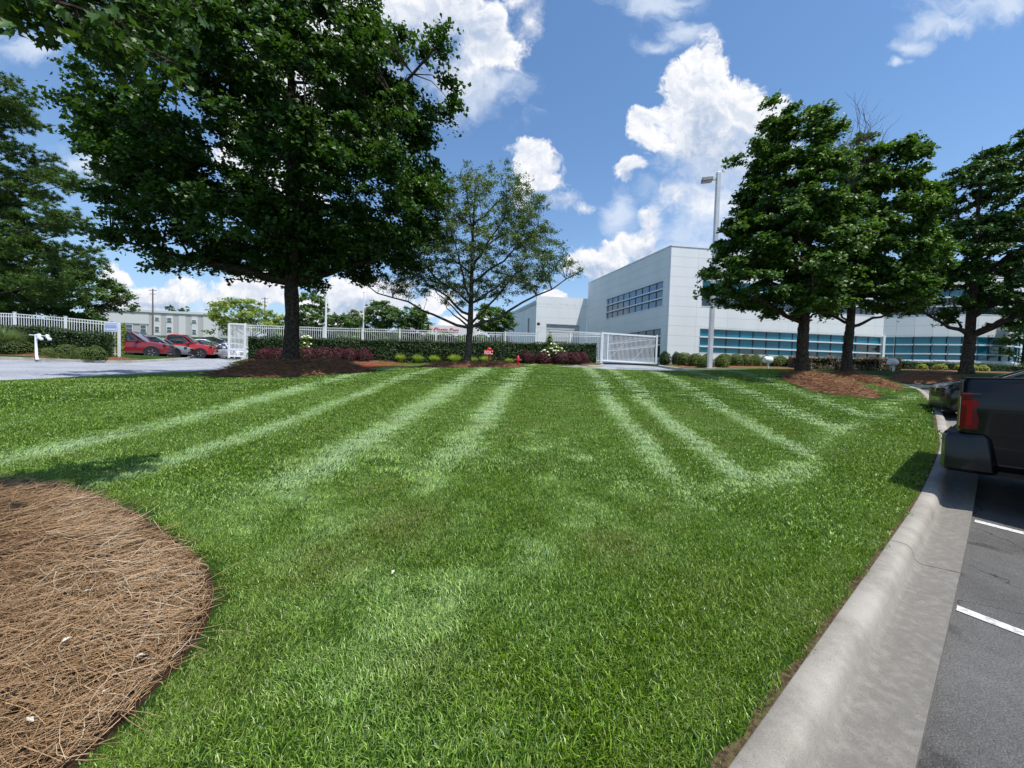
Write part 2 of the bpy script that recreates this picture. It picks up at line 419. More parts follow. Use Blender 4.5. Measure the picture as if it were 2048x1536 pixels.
def inpoly(x, y, poly):
    x = np.asarray(x); y = np.asarray(y); c = np.zeros(x.shape, bool); j = len(poly) - 1
    for i in range(len(poly)):
        xi, yi = poly[i]; xj, yj = poly[j]
        if yi != yj:
            cond = ((yi > y) != (yj > y)) & (x < (xj - xi) * (y - yi) / (yj - yi) + xi)
            c ^= cond
        j = i
    return c
def segdist(x, y, poly):
    best = np.full(x.shape, 1e9)
    for i in range(len(poly)):
        a = poly[i]; b = poly[(i + 1) % len(poly)]; ab = b - a; L = (ab ** 2).sum() + 1e-12
        t = np.clip(((x - a[0]) * ab[0] + (y - a[1]) * ab[1]) / L, 0, 1)
        best = np.minimum(best, (x - a[0] - t * ab[0]) ** 2 + (y - a[1] - t * ab[1]) ** 2)
    return np.sqrt(best)
def mound(x, y):
    """extra height of the mulch beds"""
    h = np.zeros(np.shape(x)); x = np.asarray(x, float); y = np.asarray(y, float)
    for nm, (poly, mh, c) in BEDS.items():
        lo = poly.min(0); hi = poly.max(0)
        box = (x > lo[0]) & (x < hi[0]) & (y > lo[1]) & (y < hi[1])
        if not box.any(): continue
        ins = np.zeros(x.shape, bool); ins[box] = inpoly(x[box], y[box], poly)
        if ins.any():
            dd = segdist(x[ins], y[ins], poly)
            w_ = 1.1 if nm in ('big',) else .6
            t = np.clip(dd / w_, 0, 1)
            h[ins] = mh * t * t * (3 - 2 * t)
    return h
# triangulated sheet with exact borders
pts = []
rr = .5
while rr < 62:
    nseg = int(max(40, min(300, 2 * math.pi * rr / max(.12, rr * .028))))
    a = np.linspace(0, 2 * np.pi, nseg, endpoint=False) + rr * 3.1
    front = np.sin(a) > -.35
    keep = front | (np.arange(nseg) % 3 == 0)
    pts.append(np.c_[rr * np.cos(a), rr * np.sin(a)][keep])
    rr *= 1.035 if rr > 3 else 1.05
for rr in (68, 76, 86, 100, 120, 145, 175, 220, 300, 450, 700, 1100, 1800):
    a = np.linspace(0, 2 * np.pi, 96, endpoint=False); pts.append(np.c_[rr * np.cos(a), rr * np.sin(a)])
for nm in ('big', 'near', 'right_a', 'right_b', 'mid'):
    poly = BEDS[nm][0]; lo, hi = poly.min(0), poly.max(0)
    g = np.random.default_rng(3).uniform(lo, hi, (420, 2)); pts.append(g[inpoly(g[:, 0], g[:, 1], poly)])
pts = np.vstack(pts)
loops = [ISLAND, OUTER] + [b[0] for b in BEDS.values()]
# drop free points too close to a border
md = np.full(len(pts), 1e9)
for L_ in loops: md = np.minimum(md, segdist(pts[:, 0], pts[:, 1], L_))
pts = pts[md > np.maximum(.03, .008 * np.hypot(pts[:, 0], pts[:, 1]))]
allp = [Vector(p) for p in pts]; edges = []
for L_ in loops:
    b = len(allp); n = len(L_); allp += [Vector(p) for p in L_]; edges += [(b + i, b + (i + 1) % n) for i in range(n)]
cv, ce, cf, *_ = delaunay_2d_cdt(allp, edges, [], 0, 1e-5)
cv = np.array([tuple(v) for v in cv]); cf = np.array([f for f in cf if len(f) == 3])
ctr = cv[cf].mean(1)
inI = inpoly(ctr[:, 0], ctr[:, 1], ISLAND); inO = inpoly(ctr[:, 0], ctr[:, 1], OUTER)
reg = np.where(inI, 1, np.where(inO, 2, 0))
lot = (reg == 2) & (((ctr[:, 0] > 7) & (ctr[:, 1] < 18.5)) | ((ctr[:, 1] < 6) & (ctr[:, 0] > -12)))
reg[lot] = 3
bednames = list(BEDS)
for i, nm in enumerate(bednames): reg[inpoly(ctr[:, 0], ctr[:, 1], BEDS[nm][0])] = 10 + i
zc = zf(cv[:, 0], cv[:, 1]); mo = mound(cv[:, 0], cv[:, 1])
def region(name, mask, mat_, dz=0.0, use_mound=False, kind='structure'):
    f = cf[mask]; ids, inv = np.unique(f, return_inverse=True)
    v = np.c_[cv[ids], zc[ids] + dz + (mo[ids] if use_mound else 0)]
    tri = inv.reshape(f.shape)
    a = v[tri[:, 0]]; b = v[tri[:, 1]]; c_ = v[tri[:, 2]]
    flip = np.cross(b - a, c_ - a)[:, 2] < 0
    tri[flip] = tri[flip][:, ::-1]
    o = mesh_np(name, v, tri, mat_, smooth=True); o['kind'] = kind
    return o

def b_lawn(t, geo, b):
    n1 = t.noise(geo, 1.3, 5); n2 = t.noise(geo, 38.0, 6, .7)
    c = t.mix(t.ss(n1, .35, .65), (.024, .058, .004), (.042, .092, .008))
    c = t.mix(t.ss(n2, .3, .75), (.018, .045, .008), c)
    bn = t.node('ShaderNodeBump', {'Strength': .9, 'Distance': .04}); t.put(bn.inputs['Height'], n2); t.put(b.inputs['Normal'], bn)
    return c
def b_asph(dark, light, crack=False):
    def f(t, geo, b):
        n1 = t.noise(geo, .7, 4); n2 = t.noise(geo, 160.0, 3, .8); n3 = t.noise(geo, 9.0, 6, .7)
        vo = t.node('ShaderNodeTexVoronoi', {'Scale': 75.0}); t.put(vo.inputs['Vector'], geo)
        c = t.mix(t.ss(n1, .3, .7), dark, light)
        if crack:
            cv_ = t.node('ShaderNodeTexVoronoi', {'Scale': .55}, feature='DISTANCE_TO_EDGE'); t.put(cv_.inputs['Vector'], t.vmath('ADD', geo, t.vmath('SCALE', t.node('ShaderNodeTexNoise', {'Scale': 3.0, 'Detail': 5.0, 'Vector': geo}).outputs[1], scale=.5)))
            c = t.mix(t.ss(cv_.outputs['Distance'], .0, .006, .8, 0), c, (.015, .015, .015))
            c = t.mix(t.ss(t.noise(geo, 1.9, 3, .5), .63, .72, 0, .6), c, (.022, .021, .020))
        k = t.math('MULTIPLY_ADD', t.ss(n2, .3, .72), .9, .45)
        k = t.math('MULTIPLY', k, t.math('MULTIPLY_ADD', n3, .6, .7))
        c = t.vmath('SCALE', c, scale=k)
        c = t.mix(t.ss(vo.outputs['Distance'], .0, .22, .75, 0.0), c, tuple(min(.5, x * 3.2) for x in light))
        bn = t.node('ShaderNodeBump', {'Strength': .8, 'Distance': .006}); t.put(bn.inputs['Height'], vo.outputs['Distance']); t.put(b.inputs['Normal'], bn)
        return c
    return f
def b_mulch(c1, c2, sc_=60):
    def f(t, geo, b):
        mp = t.node('ShaderNodeMapping'); t.put(mp.inputs[0], geo); mp.inputs['Scale'].default_value = (1, .35, 1); mp.inputs['Rotation'].default_value = (0, 0, .7)
        n = t.noise(mp, sc_, 6, .75, 1.2); n1 = t.noise(geo, 2.2, 4)
        c = t.mix(t.ss(n, .32, .68), tuple(x * .3 for x in c1), c2)
        c = t.mix(t.ss(n1, .35, .7, 0, .5), c, c1)
        bn = t.node('ShaderNodeBump', {'Strength': 1.0, 'Distance': .06}); t.put(bn.inputs['Height'], n); t.put(b.inputs['Normal'], bn)
        return c
    return f
M_lawn = mat('turf_soil', rough=.9, spec=.1, build=b_lawn)
M_lot = mat('asphalt_dark', rough=.85, spec=.25, build=b_asph((.066, .064, .061), (.120, .117, .112), True))
M_drive = mat('asphalt_pale', rough=.85, spec=.25, build=b_asph((.27, .29, .33), (.36, .38, .42)))
M_straw = mat('straw_base', rough=.95, spec=.1, build=b_mulch((.06, .034, .020), (.14, .085, .048)))
M_mulch = mat('mulch', rough=.95, spec=.1, build=b_mulch((.22, .10, .052), (.33, .18, .105), 45))

region('lawn', reg == 1, M_lawn)
region('ground', reg == 0, M_lawn)
region('driveway', reg == 2, M_drive, -.13)
region('parking_lot', reg == 3, M_lot, -.13)
for i, nm in enumerate(bednames):
    o = region('mulch_bed', reg == 10 + i, M_straw if nm == 'near' else M_mulch, 0.0, True)
    o['label'] = {'near': 'big near bed of brown pine straw', 'big': 'raised mulch mound round the big maple', 'mid': 'mulch ring of the spreading tree', 'right_a': 'mulch patch under the left of the right maples', 'right_b': 'mulch patch under the middle right maple', 'third': 'mulch under the third right maple', 'red_left': 'mulch under the left burgundy shrubs', 'red_right': 'mulch under the right burgundy shrubs', 'globes': 'mulch under the round bushes', 'left_bed': 'mulch of the far left bed', 'yellows': 'mulch under the golden shrubs'}[nm]

# ------------------------------------------------------------------ kerbs
def b_conc(t, g, b):
    n1 = t.noise(g, 2.2, 6, .68); n2 = t.noise(g, 150, 4, .85); n3 = t.noise(g, 16, 6, .7)
    vo = t.node('ShaderNodeTexVoronoi', {'Scale': 85.0}); t.put(vo.inputs['Vector'], g)
    gu = t.node('ShaderNodeAttribute', attribute_name='gutter').outputs['Fac']
    gu = t.math('MULTIPLY', gu, t.math('MULTIPLY_ADD', n1, .5, .68), clamp=True)
    c = t.mix(t.ss(n1, .32, .68), (.235, .215, .185), (.35, .325, .285)); c = t.mix(gu, c, (.160, .150, .132))
    c = t.mix(t.ss(n3, .42, .70, 0, .26), c, (.40, .37, .32))
    c = t.mix(t.ss(n2, .30, .47, .8, 0), c, (.055, .05, .042))
    c = t.mix(t.ss(vo.outputs['Distance'], 0, .20, .7, 0), c, (.46, .43, .39))
    t.put(b.inputs['Normal'], t.node('ShaderNodeBump', {'Strength': .7, 'Distance': .004, 'Height': n2}))
    return c
M_conc = mat('concrete_kerb', rough=.85, spec=.25, build=b_conc)
M_redkerb = mat('red_painted_kerb', (.52, .045, .04), .6, col2=(.42, .06, .05), nscale=4)
M_kpale = mat('concrete_pale', (.42, .40, .36), .85, col2=(.30, .28, .25), nscale=2.0, bump=.2)
PROF = [(0, -.30), (0, -.012), (.012, 0), (.095, .002), (.125, -.008), (.148, -.032), (.163, -.075), (.172, -.115), (.20, -.138), (.24, -.142), (.44, -.122), (.44, -.30)]
PROF_NG = [(0, -.30), (0, -.01), (.02, 0), (.12, 0), (.148, -.02), (.16, -.06), (.17, -.16), (.17, -.3)]
def sweep(poly, i0s, side, prof, name, mat_, parent, seam=.006):
    """one kerb segment between arc lengths"""
    s0, s1 = i0s
    dd = np.r_[0, np.cumsum(np.hypot(*np.diff(poly, axis=0).T))]
    n = max(2, int((s1 - s0) / .35) + 1)
    ss_ = np.linspace(s0 + seam, s1 - seam, n)
    X = np.interp(ss_, dd, poly[:, 0]); Y = np.interp(ss_, dd, poly[:, 1])
    e = .25
    tx = np.interp(ss_ + e, dd, poly[:, 0]) - np.interp(ss_ - e, dd, poly[:, 0]); ty = np.interp(ss_ + e, dd, poly[:, 1]) - np.interp(ss_ - e, dd, poly[:, 1])
    L = np.hypot(tx, ty); tx /= L; ty /= L
    nx, ny = ty * side, -tx * side
    z = zf(X, Y); m_ = len(prof); V_ = []
    for (o, h) in prof: V_.append(np.c_[X + nx * o, Y + ny * o, z + .012 + h])
    V_ = np.stack(V_, 1).reshape(-1, 3)
    Fq = []
    for i in range(n - 1):
        for k in range(m_ - 1):
            q = (i * m_ + k, i * m_ + k + 1, (i + 1) * m_ + k + 1, (i + 1) * m_ + k)
            Fq.append(q if side < 0 else q[::-1])
    mb = MB(); mb.add([tuple(v) for v in V_], Fq)
    cap = tuple(range(m_)); cap2 = tuple((n - 1) * m_ + k for k in range(m_))
    mb.f.append(cap if side > 0 else cap[::-1]); mb.f.append(cap2[::-1] if side > 0 else cap2)
    ob_ = mb.build(name, mat_, parent, smooth=True, angle=50)
    at_ = ob_.data.attributes.new('gutter', 'FLOAT', 'POINT'); at_.data.foreach_set('value', np.tile(np.array([1.0 if o > .19 else (.5 if o > .165 else 0.0) for o, h in prof], dtype=np.float32), n))
    return ob_
def kerb(poly, cuts, side, prof, mat_, label):
    mid = poly[len(poly) // 2]
    o = bpy.data.objects.new('kerb', None); C.objects.link(o); o['kind'] = 'structure'; o['label'] = label
    for a, b in zip(cuts[:-1], cuts[1:]): sweep(poly, (a, b), side, prof, 'kerb_segment', mat_, o)
dist_near = np.r_[0, np.cumsum(np.hypot(*np.diff(K_NEAR_S, axis=0).T))]
t0s = 20.0
cutn = [t0s - 10, t0s - 4, t0s - 1, t0s + 5, t0s + 8.05]
while cutn[-1] + 3.05 < dist_near[-1]: cutn.append(cutn[-1] + 3.05)
kerb(K_NEAR_S, cutn, 1, PROF, M_conc, 'concrete kerb and gutter along the striped lawn')
def cuts(poly, step=3.05):
    L = np.hypot(*np.diff(poly, axis=0).T).sum(); n = max(1, round(L / step)); return list(np.linspace(0, L, n + 1))
kerb(FAR_L, cuts(FAR_L), 1, PROF_NG, M_kpale, 'pale concrete kerb of the left bed')
kerb(FAR_R, cuts(FAR_R), 1, PROF_NG, M_kpale, 'pale concrete kerb before the office building')
dl = np.hypot(*np.diff(FAR_C, axis=0).T).cumsum()
ia = int(np.argmin(np.abs(FAR_C[:, 0] - 1.5))); ib = int(np.argmin(np.abs(FAR_C[:, 0] + 9.6)))
for sl, mt_, lb in ((FAR_C[:ia + 1], M_kpale, 'pale kerb by the sliding gate'), (FAR_C[ia:ib + 1], M_redkerb, 'red painted fire lane kerb'), (FAR_C[ib:], M_kpale, 'pale kerb at the driveway corner')):
    kerb(sl, cuts(sl), 1, PROF_NG, mt_, lb)
M_soil = mat('bare_soil', (.045, .030, .018), .95, spec=.1, col2=(.13, .10, .05), nscale=40, bump=.8, bscale=90)
_vs = []; _fs = []
for i_, (x_, y_) in enumerate(zip(*[np.interp(np.arange(8, 46, .07), dist_near, K_NEAR_S[:, k_]) for k_ in (0, 1)])):
    _w = .030 + .022 * math.sin(i_ * .9) * math.sin(i_ * .37 + 1) + .008 * random.random()
    for o_ in (.015, -_w): _vs.append((x_ + .616 * o_, y_ - .788 * o_, z1(x_, y_) + .006))
    if i_: _fs.append((2 * i_ - 2, 2 * i_ - 1, 2 * i_ + 1, 2 * i_))
o = MB().add(_vs, _fs).build('soil_edge', M_soil); o['kind'] = 'structure'; o['label'] = 'thin strip of bare soil between lawn and kerb'
# parking stall lines
M_paint = mat('line_paint', (.52, .52, .50), .7, col2=(.26, .26, .255), nscale=30, contrast=(.50, .66))
for tt in (1.62, 4.37, 7.11, 9.85, 12.6):
    N_ = 24; vs = []; fs = []
    for i in range(N_):
        nn = .145 - 5.2 * i / (N_ - 1)
        for e in (-.05, .05):
            x, y = TN(tt + e, nn); vs.append((x, y, z1(x, y) - .13 + .006))
        if i: fs.append((2 * i - 2, 2 * i - 1, 2 * i + 1, 2 * i))
    mb = MB(); mb.add(vs, fs); o = mb.build('stall_line', M_paint); o['kind'] = 'structure'

# ------------------------------------------------------------------ grass
def blades(n, rad, hgt, wid, lean, seed, droop=.5):
    r_ = np.random.default_rng(seed)
    a = r_.uniform(0, 2 * np.pi, n); q = rad * np.sqrt(r_.uniform(0, 1, n))
    x, y = q * np.cos(a), q * np.sin(a)
    h = hgt * r_.uniform(.55, 1.15, n); wd = wid * r_.uniform(.6, 1.25, n)
    lx = r_.normal(0, .45, n); ly = r_.normal(lean, .45, n)          # lean of the blade (tip displacement / height)
    fa = r_.uniform(0, 2 * np.pi, n); sx, sy = np.cos(fa), np.sin(fa)
    b = np.c_[x, y, np.full(n, -.01)]
    mid = b + np.c_[lx * h * .32, ly * h * .32, h * .55]
    tip = b + np.c_[lx * h, ly * h, h * (1 - .28 * np.hypot(lx, ly).clip(0, 1.5))]
    s = np.c_[sx, sy, np.zeros(n)]
    V_ = np.stack([b - s * wd[:, None] * .4, b + s * wd[:, None] * .4, mid - s * wd[:, None] * .5, mid + s * wd[:, None] * .5, tip], 1).reshape(-1, 3)
    o = np.arange(n)[:, None] * 5
    Fc = np.concatenate([o + [0, 1, 3], o + [0, 3, 2], o + [2, 3, 4]], 0)
    tint = np.repeat(r_.uniform(0, 1, n), 5)
    return V_, Fc, tint
def b_grass(t, geo, b):
    a = t.node('ShaderNodeAttribute', attribute_name='tint').outputs['Fac']
    s = t.node('ShaderNodeAttribute', attribute_name='pale', attribute_type='INSTANCER').outputs['Fac']
    dry = t.node('ShaderNodeAttribute', attribute_name='dry', attribute_type='INSTANCER').outputs['Fac']
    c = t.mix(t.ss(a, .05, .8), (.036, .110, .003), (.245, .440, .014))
    c = t.mix(t.ss(a, .66, .9, 0, .85), c, (.40, .54, .13))  # palest blades: gloss highlight put into the blade colour
    c = t.vmath('SCALE', c, scale=t.ss(s, 0.0, .30, .76, 1.0))  # darker between stripes: shading of the blade lean put into the colour
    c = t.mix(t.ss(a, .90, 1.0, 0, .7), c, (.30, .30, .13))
    c = t.mix(t.math('MULTIPLY', s, .74), c, (.35, .485, .275))  # stripe sheen and pale undersides painted as colour
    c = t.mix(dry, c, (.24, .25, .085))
    return c
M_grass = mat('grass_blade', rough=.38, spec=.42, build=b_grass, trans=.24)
pc = bpy.data.collections.new('grass_patches')
specs = [(190, .125, .040, .0044), (130, .15, .040, .0066), (120, .27, .042, .0125)]
pid = 0
for zi, (n, rad, hg, wd) in enumerate(specs):
    for lean in (.30, 1.0):
        for v in range(2):
            V_, Fc, tint = blades(n, rad, hg, wd, lean, 100 + pid)
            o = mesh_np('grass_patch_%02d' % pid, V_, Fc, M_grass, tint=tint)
            C.objects.unlink(o); pc.objects.link(o); pid += 1
def sample(n, r1, r2, a1=-8, a2=188):
    a = np.radians(rng.uniform(a1, a2, n)); q = np.sqrt(rng.uniform(r1 * r1, r2 * r2, n))
    return q * np.cos(a), q * np.sin(a)
def is_grass(x, y, margin=.0):
    ok = inpoly(x, y, ISLAND) | ~inpoly(x, y, OUTER)
    for b in BEDS.values(): ok &= ~inpoly(x, y, b[0])
    return ok
GP = []
for zi, (dn, r1, r2, a1, a2) in enumerate([(.078, .8, 4.3, 15, 172), (.105, 4.2, 10.5, 28, 160), (.20, 10.3, 27.5, 22, 158)]):
    gx_, gy_ = np.meshgrid(np.arange(-28, 28, dn), np.arange(-1, 28, dn)); x = (gx_ + rng.uniform(-.5, .5, gx_.shape) * dn).ravel(); y = (gy_ + rng.uniform(-.5, .5, gx_.shape) * dn).ravel()
    q_ = np.hypot(x, y); an_ = np.degrees(np.arctan2(y, x)); k = (q_ > r1) & (q_ < r2) & (an_ > a1) & (an_ < a2); x, y = x[k], y[k]
    k = is_grass(x, y)
    x, y = x[k], y[k]
    edge = np.full(len(x), 1e9)
    for b_ in [ISLAND, OUTER] + [b[0] for b in BEDS.values()]: edge = np.minimum(edge, segdist(x, y, b_))
    rad = specs[zi][1]
    k = edge > rad * np.where(np.hypot(x, y) < 10, .78, .8)
    x, y = x[k], y[k]; edge = edge[k]
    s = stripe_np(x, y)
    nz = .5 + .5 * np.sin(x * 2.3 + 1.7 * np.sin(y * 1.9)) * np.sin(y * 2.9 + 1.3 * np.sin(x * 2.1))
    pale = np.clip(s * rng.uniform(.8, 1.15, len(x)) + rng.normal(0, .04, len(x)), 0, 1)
    dry = np.clip(nz ** 8 * .5 * rng.uniform(0, 1, len(x)), 0, .6)
    for cx_, cy_, rad_ in ((.85, 3.1, .28), (2.0, 2.35, .3), (-1.25, 2.65, .3), (-1.4, 1.75, .3), (-.9, 3.2, .35)):
        dry = np.maximum(dry, .75 * np.exp(-((x - cx_) ** 2 + (y - cy_) ** 2) / rad_ ** 2) * rng.uniform(.3, 1, len(x)))
    leanv = (s + rng.normal(0, .10, len(x))) > .40
    idx = zi * 4 + leanv * 2 + rng.integers(0, 2, len(x))
    swirl = .8 * np.sin(x * .9 + 2.0 * np.sin(y * .7)) + .5 * np.sin(y * 1.7 + x)
    rot = np.where(leanv, rng.normal(0, .45, len(x)) + swirl * np.clip(1 - np.hypot(x, y) / 6, 0, 1), rng.uniform(0, 6.28, len(x)))
    scl = rng.uniform(.75, 1.1, len(x)) * (1 + .4 * np.exp(-((x * -.616 + y * .788 - 1.15) / .3) ** 2) * (rng.uniform(0, 1, len(x)) > .5))
    nearbed = segdist(x, y, BED_NEAR); scl *= np.where(nearbed < .3, .85, 1)
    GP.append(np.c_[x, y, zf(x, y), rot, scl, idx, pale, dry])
# second rim of small patches hugging the borders
x, y = sample(26000, .8, 12, 15, 172); k = is_grass(x, y); x, y = x[k], y[k]
edge = np.full(len(x), 1e9)
for b_ in [ISLAND] + [b[0] for b in BEDS.values()]: edge = np.minimum(edge, segdist(x, y, b_))
k = (edge < .28) & (edge > .035); x, y = x[k], y[k]; edge = edge[k]
sc_r = np.clip(edge / .14, .35, 1.0)
kd = -x * .616 + y * .788 < 1.0
GP.append(np.c_[x, y, zf(x, y), rng.uniform(0, 6.28, len(x)), sc_r, rng.integers(0, 2, len(x)), np.full(len(x), .08), np.where(kd & (edge < .12), rng.uniform(0, .8, len(x)), rng.uniform(0, .25, len(x)))])
# small random coarse blades of a broader grass by the kerb
GP = np.vstack(GP)
me = bpy.data.meshes.new('grass'); me.vertices.add(len(GP)); me.vertices.foreach_set('co', GP[:, :3].astype(np.float32).ravel())
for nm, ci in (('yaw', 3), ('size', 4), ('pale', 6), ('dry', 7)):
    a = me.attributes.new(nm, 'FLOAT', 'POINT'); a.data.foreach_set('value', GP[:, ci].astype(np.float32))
a = me.attributes.new('pick', 'INT', 'POINT'); a.data.foreach_set('value', GP[:, 5].astype(np.int32))
grass = link(bpy.data.objects.new('grass', me)); tag(grass, 'short mown striped lawn grass', 'grass', kind='stuff')
del grass['category']
def scatter_nodes(name, coll):
    ng = bpy.data.node_groups.new(name, 'GeometryNodeTree')
    ng.interface.new_socket('Geometry', in_out='INPUT', socket_type='NodeSocketGeometry'); ng.interface.new_socket('Geometry', in_out='OUTPUT', socket_type='NodeSocketGeometry')
    N = ng.nodes; Lk = ng.links
    gi = N.new('NodeGroupInput'); go = N.new('NodeGroupOutput')
    m2p = N.new('GeometryNodeMeshToPoints'); ci = N.new('GeometryNodeCollectionInfo'); ci.inputs['Collection'].default_value = coll
    ci.inputs['Separate Children'].default_value = True; ci.inputs['Reset Children'].default_value = True
    ip = N.new('GeometryNodeInstanceOnPoints'); ip.inputs['Pick Instance'].default_value = True
    def na(nm, ty):
        n = N.new('GeometryNodeInputNamedAttribute'); n.data_type = ty; n.inputs[0].default_value = nm; return n.outputs[0]
    cx = N.new('ShaderNodeCombineXYZ'); Lk.new(na('yaw', 'FLOAT'), cx.inputs[2])
    e2r = N.new('FunctionNodeEulerToRotation'); Lk.new(cx.outputs[0], e2r.inputs[0])
    Lk.new(gi.outputs[0], m2p.inputs[0]); Lk.new(m2p.outputs[0], ip.inputs['Points']); Lk.new(ci.outputs[0], ip.inputs['Instance'])
    Lk.new(na('pick', 'INT'), ip.inputs['Instance Index']); Lk.new(e2r.outputs[0], ip.inputs['Rotation']); Lk.new(na('size', 'FLOAT'), ip.inputs['Scale'])
    Lk.new(ip.outputs[0], go.inputs[0])
    return ng
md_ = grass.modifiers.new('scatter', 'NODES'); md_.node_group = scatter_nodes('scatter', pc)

# ------------------------------------------------------------------ pine straw needles of the near bed
def ribbons(name, P0, D, L, wd, curve, mat_, kind='stuff', up=None, parent=None, label=None, tint=None):
    n = len(P0); side = np.cross(D, [0, 0, 1.0]); side /= np.linalg.norm(side, axis=1)[:, None] + 1e-9
    tw = rng.normal(0, .5, n)[:, None]; s = side * np.cos(tw) + np.array([0, 0, 1.0]) * np.sin(tw)
    V_ = []
    for t in (0, .33, .67, 1.0):
        c = P0 + D * (L * t)[:, None] + side * (curve * 4 * t * (1 - t))[:, None]
        ww = wd * (1 - .55 * t)
        V_ += [c - s * ww[:, None] / 2, c + s * ww[:, None] / 2]
    V_ = np.stack(V_, 1).reshape(-1, 3)
    o = np.arange(n)[:, None] * 8
    Fc = np.concatenate([o + [2 * k, 2 * k + 1, 2 * k + 3, 2 * k + 2] for k in range(3)], 0)
    ob = mesh_np(name, V_, Fc, mat_, parent, tint=np.repeat(tint if tint is not None else rng.uniform(0, 1, n), 8), n=4)
    if kind: ob['kind'] = kind
    if label: ob['label'] = label
    return ob
M_needle = mat('pine_needle', rough=.55, spec=.35, build=lambda t, g, b: t.mix(t.ss(t.node('ShaderNodeAttribute', attribute_name='tint').outputs['Fac'], .78, 1.0, 0, .85),
    t.mix(t.node('ShaderNodeAttribute', attribute_name='tint').outputs['Fac'], (.115, .062, .032), (.47, .30, .152)), (.52, .45, .35)))
nn_ = 52000
lo, hi = BED_NEAR.min(0), BED_NEAR.max(0)
x = rng.uniform(-6.6, -1.45, nn_ * 2); y = rng.uniform(.7, 3.8, nn_ * 2)
k = inpoly(x, y, BED_NEAR) & (rng.uniform(0, 1, nn_ * 2) < np.clip(2.2 / np.hypot(x, y), .3, 1))
x, y = x[k][:nn_], y[k][:nn_]
flow = .35 + .9 * np.sin(x * 1.7 + 1.3 * np.sin(y * 1.6)) * np.cos(y * 1.3) + .5 * np.sin(y * 5 + x * 2)
cl = rng.integers(0, 6000, len(x)); cang = rng.normal(0, 1.15, 6000)
ang = flow + cang[cl] * .8 + rng.normal(0, .35, len(x))
tilt = rng.normal(.03, .13, len(x))
D = np.c_[np.cos(ang) * np.cos(tilt), np.sin(ang) * np.cos(tilt), np.sin(tilt)]
L = rng.uniform(.09, .24, len(x))
st = rng.uniform(0, 1, len(x)) ** 1.5 * .05
hz = zf(x, y) + mound(x, y) + .005 + st
# keep the needles inside the bed edge
ex = x + D[:, 0] * L; ey = y + D[:, 1] * L
okk = inpoly(ex, ey, BED_NEAR) | (rng.uniform(0, 1, len(x)) < .10)
tintn = np.clip(.25 + .5 * rng.beta(1.6, 2.2, len(x)) + st * 5 + .25 * np.sin(x * 2.4 + y * 3.1), 0, 1) * rng.uniform(.6, 1.15, len(x))
ribbons('pine_straw', np.c_[x, y, hz][okk], D[okk], L[okk], rng.uniform(.0016, .0036, len(x))[okk], rng.normal(0, .012, len(x))[okk], M_needle, tint=tintn.clip(0, 1)[okk], label='loose brown pine needles covering the near bed')
# coarser straw on the tree rings further off
P_, D_, L_, T_ = [], [], [], []
for nm, cnt in (('big', 9000), ('mid', 2500), ('right_a', 5000), ('right_b', 3500), ('third', 1500), ('red_left', 3000), ('red_right', 1500), ('left_bed', 3000)):
    poly = BEDS[nm][0]; lo, hi = poly.min(0), poly.max(0)
    g = rng.uniform(lo, hi, (cnt * 2, 2)); g = g[inpoly(g[:, 0], g[:, 1], poly)][:cnt]
    a = rng.uniform(0, 6.28, len(g)); tl = rng.normal(.05, .2, len(g))
    P_.append(np.c_[g, zf(g[:, 0], g[:, 1]) + mound(g[:, 0], g[:, 1]) + .01 + rng.uniform(0, .03, len(g))]); D_.append(np.c_[np.cos(a) * np.cos(tl), np.sin(a) * np.cos(tl), np.sin(tl)])
P_ = np.vstack(P_); D_ = np.vstack(D_)
M_straw2 = mat('mulch_strand', (.13, .058, .030), .8, spec=.1, col2=(.44, .26, .15), tint=True)
ribbons('mulch_straw', P_, D_, rng.uniform(.12, .3, len(P_)), rng.uniform(.006, .014, len(P_)), rng.normal(0, .02, len(P_)), M_straw2, label='reddish pine straw strewn on the planting beds')

# ------------------------------------------------------------------ foliage
LOBED = ([(0, -.5), (.48, -.18), (.26, .10), (0, .55), (-.26, .10), (-.48, -.18)], [(0, 1, 2), (0, 2, 3), (0, 3, 4), (0, 4, 5)])
KITE = ([(0, -.5), (.30, .0), (0, .5), (-.30, .0)], [(0, 1, 2), (0, 2, 3)])
KITE5 = ([(0, -.5), (.40, -.08), (.12, .12), (0, .55), (-.12, .12), (-.40, -.08)], [(0, 1, 3), (0, 3, 5)])
def leaves(name, cen, nor, size, mat_, parent=None, shape=KITE, tint=None, droop=.0, rnd=None):
    n = len(cen); r_ = rnd or rng
    nor = nor + r_.normal(0, .45, (n, 3)); nor /= np.linalg.norm(nor, axis=1)[:, None] + 1e-9
    t = r_.normal(0, 1, (n, 3)); t[:, 2] -= droop
    a = t - nor * (t * nor).sum(1)[:, None]; a /= np.linalg.norm(a, axis=1)[:, None] + 1e-9
    b = np.cross(a, nor)
    sz = (size * r_.uniform(.65, 1.25, n))[:, None]
    vs = [cen + (b * px + a * py + nor * (abs(px) * .35)) * sz for px, py in shape[0]]
    k = len(vs); V_ = np.stack(vs, 1).reshape(-1, 3); o = np.arange(n)[:, None] * k
    Fc = np.concatenate([o + list(f) for f in shape[1]], 0)
    tn = r_.uniform(0, 1, n) if tint is None else np.clip(tint + r_.normal(0, .18, n), 0, 1)
    return V_, Fc, np.repeat(tn, k)
def leafmat(name, a, b, tr=.3, rough=.45, spec=.32): return mat(name, a, rough, spec=spec, col2=b, nscale=1.1, trans=tr, tint=True)
M_maple = leafmat('maple_leaf', (.014, .045, .009), (.070, .150, .024), .27)
M_mapleR = leafmat('maple_leaf_light', (.024, .070, .012), (.115, .215, .034), .3)
M_locust = leafmat('small_leaf', (.042, .090, .026), (.135, .20, .065), .28)
